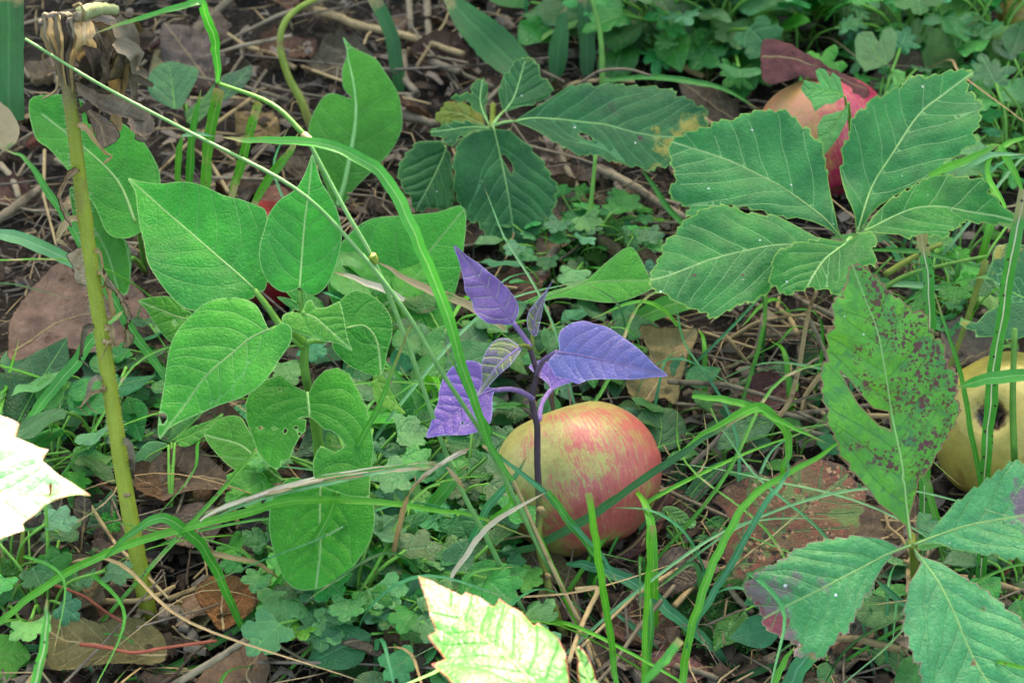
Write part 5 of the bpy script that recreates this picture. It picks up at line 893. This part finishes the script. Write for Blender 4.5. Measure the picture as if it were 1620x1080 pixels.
weed('green trefoil leaf tucked left of the stalk foot', (190, 900), [('i: 378,340 395,250 480,220 535,170 560,240 570,320 573,410 500,390 420,370', 'i: 573,410 480,300 420,260', .665, 'weed'), ('i: 308,552 340,450 400,408 440,432 520,440 480,480 400,520', 'i: 520,440 430,470 310,550', .655, 'weed')])
weed('lobed bright leaves at the lower left photo edge', (20, 985), [('i: -60,600 0,520 40,495 80,520 75,600 160,560 187,600 180,640 110,700 40,690 0,730 -60,700', 'i: -50,660 40,630 170,600', .63, 'weed_light')], smooth=False)
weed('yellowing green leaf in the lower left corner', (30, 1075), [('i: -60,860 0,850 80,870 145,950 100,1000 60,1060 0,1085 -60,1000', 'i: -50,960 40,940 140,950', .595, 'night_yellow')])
weed('thin seed stem with curled brown tips right of the stalk', (272, 850), [('i: 830,-70 900,-130 1010,-170 1060,-200 1040,-150 960,-80 880,-40', 'i: 830,-60 940,-110 1050,-190', .70, 'night_yellow'), ('i: 800,-60 840,-160 960,-230 1000,-240 900,-140', 'i: 815,-60 990,-235', .71, 'weed'), ('i: 800,-50 700,10 640,120 620,60 700,-60', 'i: 800,-50 630,110', .705, 'weed')])
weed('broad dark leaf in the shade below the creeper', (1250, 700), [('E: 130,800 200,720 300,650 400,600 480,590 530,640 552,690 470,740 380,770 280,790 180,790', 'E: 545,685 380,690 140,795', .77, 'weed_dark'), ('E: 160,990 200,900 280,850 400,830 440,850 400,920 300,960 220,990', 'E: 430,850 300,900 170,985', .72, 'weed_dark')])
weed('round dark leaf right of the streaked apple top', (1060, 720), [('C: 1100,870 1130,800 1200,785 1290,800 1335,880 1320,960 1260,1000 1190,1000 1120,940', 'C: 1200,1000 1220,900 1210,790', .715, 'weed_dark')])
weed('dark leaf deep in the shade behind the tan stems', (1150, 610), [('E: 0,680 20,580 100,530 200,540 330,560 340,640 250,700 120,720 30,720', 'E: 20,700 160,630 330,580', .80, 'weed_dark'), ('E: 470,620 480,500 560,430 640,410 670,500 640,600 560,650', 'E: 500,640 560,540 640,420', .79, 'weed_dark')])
weed('soft olive leaves at the back behind the stalk', (300, 200), [('a: 700,400 730,330 800,295 880,310 945,345 900,450 850,520 780,500 720,460', 'a: 830,515 820,420 800,300', .93, 'weed_dark'), ('a: 1050,380 1120,340 1190,305 1190,360 1130,440 1050,480', 'a: 1060,470 1180,320', .95, 'weed_dark'), ('a: 880,540 960,470 1020,400 1000,520 920,600', 'a: 890,580 1010,420', .92, 'weed_dark')])
weed('dull green leaf between stalk and big seedling leaf', (200, 470), [('e: 470,20 560,10 620,120 610,240 540,250 480,160', 'e: 560,250 540,20', .80, 'weed_dark')])

# ------------------------------------------------------------------ scalloped ground cover: prototypes with their leaves, then copies
def scallop(R, lobes, depth, asym=1.0, tri=False):
    pts = []
    for k in range(lobes * 10):
        a = -math.pi * .86 + 2 * math.pi * .86 * k / (lobes * 10 - 1); r = R * (1 - depth * abs(math.sin(a * lobes * .58)) ** 4.0 - .09 * abs(math.sin(a * lobes * 1.74)) ** 2.0)
        if tri: r *= .62 + .38 * abs(math.cos(a * 1.5)) ** .8
        pts.append(np.array((R * .55 + r * math.cos(a) * .95, r * math.sin(a) * asym)))
    return [np.array((0, 0))] + pts
def sprig(name, kind, seed):
    rn = random.Random(seed); root = bpy.data.objects.new(name, None); COL.objects.link(root)
    cnt = {'scallop': 6, 'parsley': 5, 'oval': 6}[kind]
    for k in range(cnt):
        a = k * 2.4 + rn.uniform(-.3, .3); hgt = rn.uniform(.012, .034); out = rn.uniform(.010, .026)
        tip = Vector((math.cos(a) * out, math.sin(a) * out, hgt)); d = Vector((math.cos(a), math.sin(a), rn.uniform(-.2, .4))).normalized()
        n = (Vector((0, 0, 1)) + Vector((rn.uniform(-.35, .35), rn.uniform(-.6, .1), 0))).normalized(); e1 = (d - n * d.dot(n)).normalized(); e2 = n.cross(e1); R = rn.uniform(.0055, .0095)
        if kind == 'scallop': ol = scallop(R, 5, .28)
        elif kind == 'parsley': ol = scallop(R * 1.15, 6, .42, tri=True)
        else:
            L = R * 3.0; ol = [np.array((L * t, .32 * L * math.sin(math.pi * t ** .8))) for t in np.linspace(0, 1, 9)] + [np.array((L * t, -.32 * L * math.sin(math.pi * t ** .8))) for t in np.linspace(1, 0, 9)[1:-1]]
        md = [np.array((0, 0)), np.array((ol[len(ol) // 2][0] * .5, 0)), np.array((ol[len(ol) // 2][0] * .93, 0))]
        random.seed(seed * 31 + k)
        mt = {'scallop': ['weed', 'weed', 'weed_light'], 'parsley': ['weed_light', 'weed', 'weed'], 'oval': ['weed', 'weed_dark', 'weed_light']}[kind][rn.randrange(3)]
        leaf2d('leaf', root, ol, md, tip, e1, e2, n, M[mt], smooth=False, style='heart', nv=2, fold=.10, bend=.1, quilt=.0006, wave=.0014, wsc=110, rib=False, res=22)
        P = [Vector((0, 0, -.002)), Vector((tip.x * .35, tip.y * .35, tip.z * .7)), tip]
        tube('petiole', root, [Vector(q) for q in catmull(P, 4)], [.00055] * 9, M['stem_green'], 5)
    return root
protos = {'scallop': [sprig('scalloped_weed', 'scallop', s) for s in (1, 2, 3)], 'parsley': [sprig('lobed_weed', 'parsley', s) for s in (4, 5, 6)], 'oval': [sprig('oval_weed', 'oval', s) for s in (7, 8)]}
SPR = dict(scallop=('small scalloped green weed', 'scalloped ground weeds'), parsley=('small lobed bright green weed', 'lobed ground weeds'), oval=('small oval leaved weed', 'oval leaved ground weeds'))
MARKS = [((915, 757), 'streaked apple'), ((1592, 676), 'yellow apple'), ((1302, 216), 'pink apple'), ((200, 800), 'tall stalk'), ((500, 860), 'lowest seedling leaf'), ((800, 1010), 'sunlit leaf at the lower edge'), ((1240, 800), 'mottled dead leaf'), ((780, 200), 'scarred creeper leaf'), ((1300, 920), 'teal leaflets'), ((580, 180), 'pointed pale leaf'), ((1220, 280), 'large creeper leaf'), ((640, 450), 'large smooth leaf'), ((900, 440), 'violet leaves'), ((330, 380), 'big seedling leaf'), ((90, 80), 'withered stalk head'), ((40, 760), 'sunlit corner leaf'), ((1050, 580), 'crumpled tan leaf'), ((380, 60), 'folded grass tip'), ((180, 1020), 'olive dead leaf'), ((1450, 150), 'tall creeper leaflet'), ((1090, 820), 'small toothed weed'), ((1120, 980), 'moss cushion'), ((1280, 560), 'crooked tan stems'), ((1400, 600), 'specked leaflet'), ((1450, 20), 'photo top edge at right')]
def where(px):
    q = min(MARKS, key=lambda k: (k[0][0] - px[0]) ** 2 + (k[0][1] - px[1]) ** 2); dx, dy = px[0] - q[0][0], px[1] - q[0][1]
    return ('right of' if dx > 0 else 'left of') + ' the ' + q[1] if abs(dx) > abs(dy) else ('below' if dy > 0 else 'behind') + ' the ' + q[1]
first = {}
def place(kind, p, rz, sc, k, wh):
    pr = protos[kind][k % len(protos[kind])]
    if (kind, k % len(protos[kind])) not in first: o = pr; first[(kind, k % len(protos[kind]))] = 1
    else: o = copy_tree(pr)
    o.location = p; o.rotation_euler = (0, 0, rz); o.scale = (sc, sc, sc); o['label'] = SPR[kind][0] + ' ' + wh; o['category'] = 'weed'; o['group'] = SPR[kind][1]
rn = random.Random(21); kk = 0
for kind, n_, (x0, y0, x1, y1), s0, s1 in [('scallop', 26, (525, 800, 770, 1060), .8, 1.35), ('scallop', 5, (440, 940, 560, 1000), .8, 1.2), ('parsley', 26, (1000, 0, 1640, 130), 1.1, 2.1), ('scallop', 14, (1000, -10, 1640, 130), 1.3, 2.0), ('parsley', 12, (1380, 100, 1640, 330), 1.0, 1.7), ('oval', 8, (1380, 100, 1640, 330), .8, 1.4), ('oval', 14, (880, 0, 1200, 120), 1.1, 1.8),
      ('oval', 10, (720, 440, 1010, 640), .6, 1.0), ('scallop', 12, (860, 380, 1000, 470), .7, 1.1), ('oval', 14, (580, 560, 720, 800), .8, 1.3), ('oval', 5, (1040, 640, 1320, 760), .5, .9), ('oval', 10, (0, 640, 240, 780), .8, 1.3), ('scallop', 8, (1330, 420, 1620, 560), .8, 1.2), ('oval', 8, (1180, 900, 1620, 1080), .6, 1.0), ('scallop', 6, (240, 600, 420, 720), .6, 1.0), ('scallop', 5, (0, 880, 120, 1000), .8, 1.2), ('oval', 6, (640, 980, 700, 1080), .6, 1.0)]:
    for _ in range(n_):
        px = (rn.uniform(x0, x1), rn.uniform(y0, y1)); place(kind, on_z(px), rn.uniform(0, 6.28), rn.uniform(s0, s1), kk, where(px)); kk += 1

# ------------------------------------------------------------------ leaf litter: scattered dead leaves, straws, twigs, background grass, crumbs
def proto_dead(seed, mat):
    rn = random.Random(seed); L = rn.uniform(.03, .045); W = rn.uniform(.3, .45); ol = [np.array((L * t, W * L * math.sin(math.pi * t ** .85) * rn.uniform(.85, 1.1))) for t in np.linspace(0, 1, 11)] + [np.array((L * t, -W * L * math.sin(math.pi * t ** .85) * rn.uniform(.85, 1.1))) for t in np.linspace(1, 0, 11)[1:-1]]
    random.seed(seed); md = [np.array((0, 0)), np.array((L * .5, rn.uniform(-.002, .002))), np.array((L * .97, 0))]
    return leaf2d('dead_leaf', None, ol, md, Vector((0, 0, 0)), Vector((1, 0, 0)), Vector((0, 1, 0)), Vector((0, 0, 1)), M[mat], style='str', nv=5, fold=.15, quilt=.0004, wave=.003, curl=rn.uniform(-.1, .2), crumple=.07, rib=True, ribmat=M['straw_tan'], ribw=.0006, res=24, jag=.02)
DM = ['dead_brown', 'dead_red', 'dead_tan', 'dead_grey', 'dead_brown', 'dead_olive', 'dead_brown', 'dead_red']
DL = dict(dead_brown='dark brown', dead_red='reddish brown', dead_tan='tan', dead_grey='grey brown', dead_olive='olive brown')
pd = [proto_dead(40 + i, m_) for i, m_ in enumerate(DM)]
def scatter(protos, labels, cat, group, regs, seed, smin, smax, zmin, zmax, tilt):
    rn = random.Random(seed); used = set(); k = 0
    for n_, (x0, y0, x1, y1) in regs:
        for _ in range(n_):
            i = rn.randrange(len(protos)) if k >= len(protos) else k; k += 1
            o = protos[i] if i not in used else copy_tree(protos[i]); used.add(i)
            px = (rn.uniform(x0, x1), rn.uniform(y0, y1)); p = on_z(px); p.z = rn.uniform(zmin, zmax); o.location = p; sc = rn.uniform(smin, smax); o.scale = (sc, sc, sc)
            o.rotation_euler = (rn.uniform(-tilt, tilt), rn.uniform(-tilt, tilt), rn.uniform(0, 6.28)); tag(o, labels[i] + ' ' + where(px), cat, group)
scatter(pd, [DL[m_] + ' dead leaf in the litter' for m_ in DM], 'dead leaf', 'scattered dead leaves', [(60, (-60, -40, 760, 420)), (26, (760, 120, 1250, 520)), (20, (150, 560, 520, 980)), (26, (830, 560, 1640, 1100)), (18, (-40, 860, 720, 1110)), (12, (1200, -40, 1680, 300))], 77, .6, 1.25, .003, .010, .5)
def proto_straw(seed, mat, L, r):
    rn = random.Random(seed); n_ = rn.randrange(3, 5); P = [Vector((L * (i / (n_ - 1) - .5), rn.uniform(-.06, .06) * L, abs(rn.gauss(0, .03)) * L)) for i in range(n_)]
    p = []
    for a_, b_ in zip(P[:-1], P[1:]): p += [a_.lerp(b_, t_) for t_ in (0, .08, .5, .92)]
    p.append(P[-1]); return tube('straw' if 'straw' in mat else 'twig', None, p, [r * (1.15 - .5 * i / len(p)) for i in range(len(p))], M[mat], 6, lump=.12)
SM = ['straw', 'straw_tan', 'straw', 'twig', 'straw', 'twig_dark', 'straw_tan', 'twig', 'straw', 'straw']
rn = random.Random(9); ps = [proto_straw(60 + i, m_, rn.uniform(.03, .09), rn.uniform(.0004, .0012)) for i, m_ in enumerate(SM)]
SL = dict(straw='grey straw lying loose', straw_tan='tan straw lying loose', twig='grey twig lying loose', twig_dark='dark twig lying loose')
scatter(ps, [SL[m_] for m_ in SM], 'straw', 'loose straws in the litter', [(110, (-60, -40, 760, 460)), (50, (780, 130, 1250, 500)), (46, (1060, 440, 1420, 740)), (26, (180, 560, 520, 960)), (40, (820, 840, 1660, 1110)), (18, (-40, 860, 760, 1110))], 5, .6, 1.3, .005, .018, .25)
def proto_blade(seed, mat):
    rn = random.Random(seed); L = rn.uniform(.05, .11); b = rn.uniform(.3, 1.0) * L; a = rn.uniform(0, 6.28)
    P = [Vector((0, 0, -.002)), Vector((b * .12, 0, L * .4)), Vector((b * .45, rn.uniform(-.01, .01), L * .62)), Vector((b, rn.uniform(-.015, .015), L * .55))]
    return ribbon('grass_blade', None, [Vector(q) for q in catmull(P, 5)], rn.uniform(.0018, .004), M[mat], face=N(-.4, .1, .9), base_w=.7, peak=.3)
GM = ['grass', 'grass_dark', 'grass_bright', 'grass_teal', 'grass', 'grass_dark']
pb = [proto_blade(90 + i, m_) for i, m_ in enumerate(GM)]
def proto_long(seed, mat):
    rn = random.Random(seed); L = rn.uniform(.12, .2); a = rn.uniform(.5, 1.1)
    P = [Vector((0, 0, -.002)), Vector((L * .3, rn.uniform(-.01, .01), L * .32 * a)), Vector((L * .65, rn.uniform(-.02, .02), L * .45 * a)), Vector((L, rn.uniform(-.03, .03), L * .40 * a))]
    return ribbon('long_grass_blade', None, [Vector(q) for q in catmull(P, 6)], rn.uniform(.0010, .0024), M[mat], face=N(-.3, -.3, .9), base_w=.8, peak=.3, fold=.6)
LM = ['grass_bright', 'grass', 'grass_teal', 'grass_half', 'grass_spot', 'grass_dry', 'grass_pale']
LLb = dict(grass='long thin green blade', grass_bright='long thin yellow green blade', grass_teal='long thin blue green blade', grass_half='long thin half dry blade', grass_spot='long thin spotted blade', grass_dry='long thin dry blade', grass_pale='long thin pale blade')
pl = [proto_long(120 + i, m_) for i, m_ in enumerate(LM)]
GL = dict(grass='mid green grass blade', grass_dark='dark green grass blade', grass_bright='yellow green grass blade', grass_teal='blue green grass blade')
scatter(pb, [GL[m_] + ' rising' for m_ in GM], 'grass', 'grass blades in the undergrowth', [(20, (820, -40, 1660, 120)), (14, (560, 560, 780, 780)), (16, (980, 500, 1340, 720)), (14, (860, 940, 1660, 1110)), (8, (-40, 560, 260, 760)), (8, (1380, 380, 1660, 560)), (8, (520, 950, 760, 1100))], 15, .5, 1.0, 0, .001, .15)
scatter(pl, [LLb[m_] + ' leaning' for m_ in LM], 'grass', 'long thin grass blades', [(26, (380, 800, 1000, 1110)), (16, (1000, 880, 1640, 1110)), (10, (-20, 860, 380, 1100)), (6, (240, 560, 640, 760)), (7, (900, 560, 1340, 760)), (8, (1150, 0, 1640, 160)), (6, (1350, 360, 1640, 560))], 33, .6, 1.0, 0, .001, .15)
def crumbs(name, n_, reg, size, mat, label, z=.0):
    rn = random.Random(n_); V, F = [], []
    for _ in range(n_):
        p = on_z((rn.uniform(reg[0], reg[2]), rn.uniform(reg[1], reg[3]))); s = size * rn.uniform(.4, 1.3); p.z = z + rn.uniform(-.3, .6) * s; k = len(V)
        for q in ((1, 0, 0), (-1, 0, 0), (0, 1, 0), (0, -1, 0), (0, 0, .8), (0, 0, -.8)): V.append(p + Vector([c * s * rn.uniform(.6, 1.3) + rn.gauss(0, s * .2) for c in q]))
        for f in ((0, 2, 4), (2, 1, 4), (1, 3, 4), (3, 0, 4), (2, 0, 5), (1, 2, 5), (3, 1, 5), (0, 3, 5)): F.append(tuple(k + i for i in f))
    o = mesh_obj(name, V, F, mat, smooth=False); o['kind'] = 'stuff'; tag(o, label, 'debris'); return o
def debris(name, n_, reg, mats_, L0, L1, w0, w1, label, seed):
    rn = random.Random(seed); V, F, al, ac = [], [], [], []
    for _ in range(n_):
        p = on_z((rn.uniform(reg[0], reg[2]), rn.uniform(reg[1], reg[3]))); p.z = rn.uniform(-.002, .008); a = rn.uniform(0, 6.283); L = rn.uniform(L0, L1); wd = rn.uniform(w0, w1)
        d = Vector((math.cos(a), math.sin(a), rn.gauss(0, .15))).normalized(); s_ = Vector((-d.y, d.x, rn.gauss(0, .5))).normalized(); up = d.cross(s_)
        bend = rn.gauss(0, .15) * L; k = len(V)
        for i, u in enumerate((-.5, -.1, .5)):
            c = p + d * (L * u) + up * (abs(bend) * (1 - 4 * u * u)) + s_ * (bend * (1 - 4 * u * u)); ww = wd * (1, 1.15, .5)[i]
            V += [c - s_ * ww * .5, c + up * ww * .45, c + s_ * ww * .5]; al += [u + .5] * 3; ac += [0, .5, 1]
        for i in range(2):
            b = k + i * 3; F += [(b, b + 3, b + 4, b + 1), (b + 1, b + 4, b + 5, b + 2)]
    o = mesh_obj(name, V, F, mats_, None, dict(along=al, across=ac)); o['kind'] = 'stuff'; tag(o, label, 'debris'); return o
FULL = (-120, -80, 1740, 1180)
debris('straw_litter', 2600, FULL, M['twig'], .006, .035, .0004, .0012, 'fine grey straw bits strewn over the soil', 1)
debris('straw_litter', 1400, FULL, M['straw_tan'], .006, .03, .0004, .001, 'fine tan straw bits strewn over the soil', 2)
debris('leaf_fragments', 1500, FULL, M['twig_dark'], .004, .014, .003, .008, 'dark broken leaf fragments strewn over the soil', 3)
debris('leaf_fragments', 1300, FULL, M['twig'], .004, .014, .002, .007, 'grey brown broken leaf fragments strewn over the soil', 4)
crumbs('soil_crumbs', 5000, (-120, -80, 1740, 1180), .0016, M['twig_dark'], 'crumbs of dark soil and bark over the ground')
V, F = [], []; rn = random.Random(31)
for _ in range(9000):                          # moss cushion by the lower edge
    cx, cy = rn.choice([(1090, 960), (1130, 985), (1060, 940), (1170, 1000)]); q = (cx + rn.gauss(0, 26), cy + rn.gauss(0, 16)); p = on_z(q, rn.uniform(-.003, .006)); a = rn.uniform(0, 6.28); d = Vector((math.cos(a), math.sin(a), rn.uniform(.2, 1.4))).normalized() * rn.uniform(.001, .0024); s_ = d.orthogonal().normalized() * .0004; k = len(V)
    V += [p - s_, p + s_, p + d]; F.append((k, k + 1, k + 2))
o = mesh_obj('moss', V, F, M['moss'], smooth=False); o['kind'] = 'stuff'; tag(o, 'dark green moss cushion near the lower edge', 'moss')
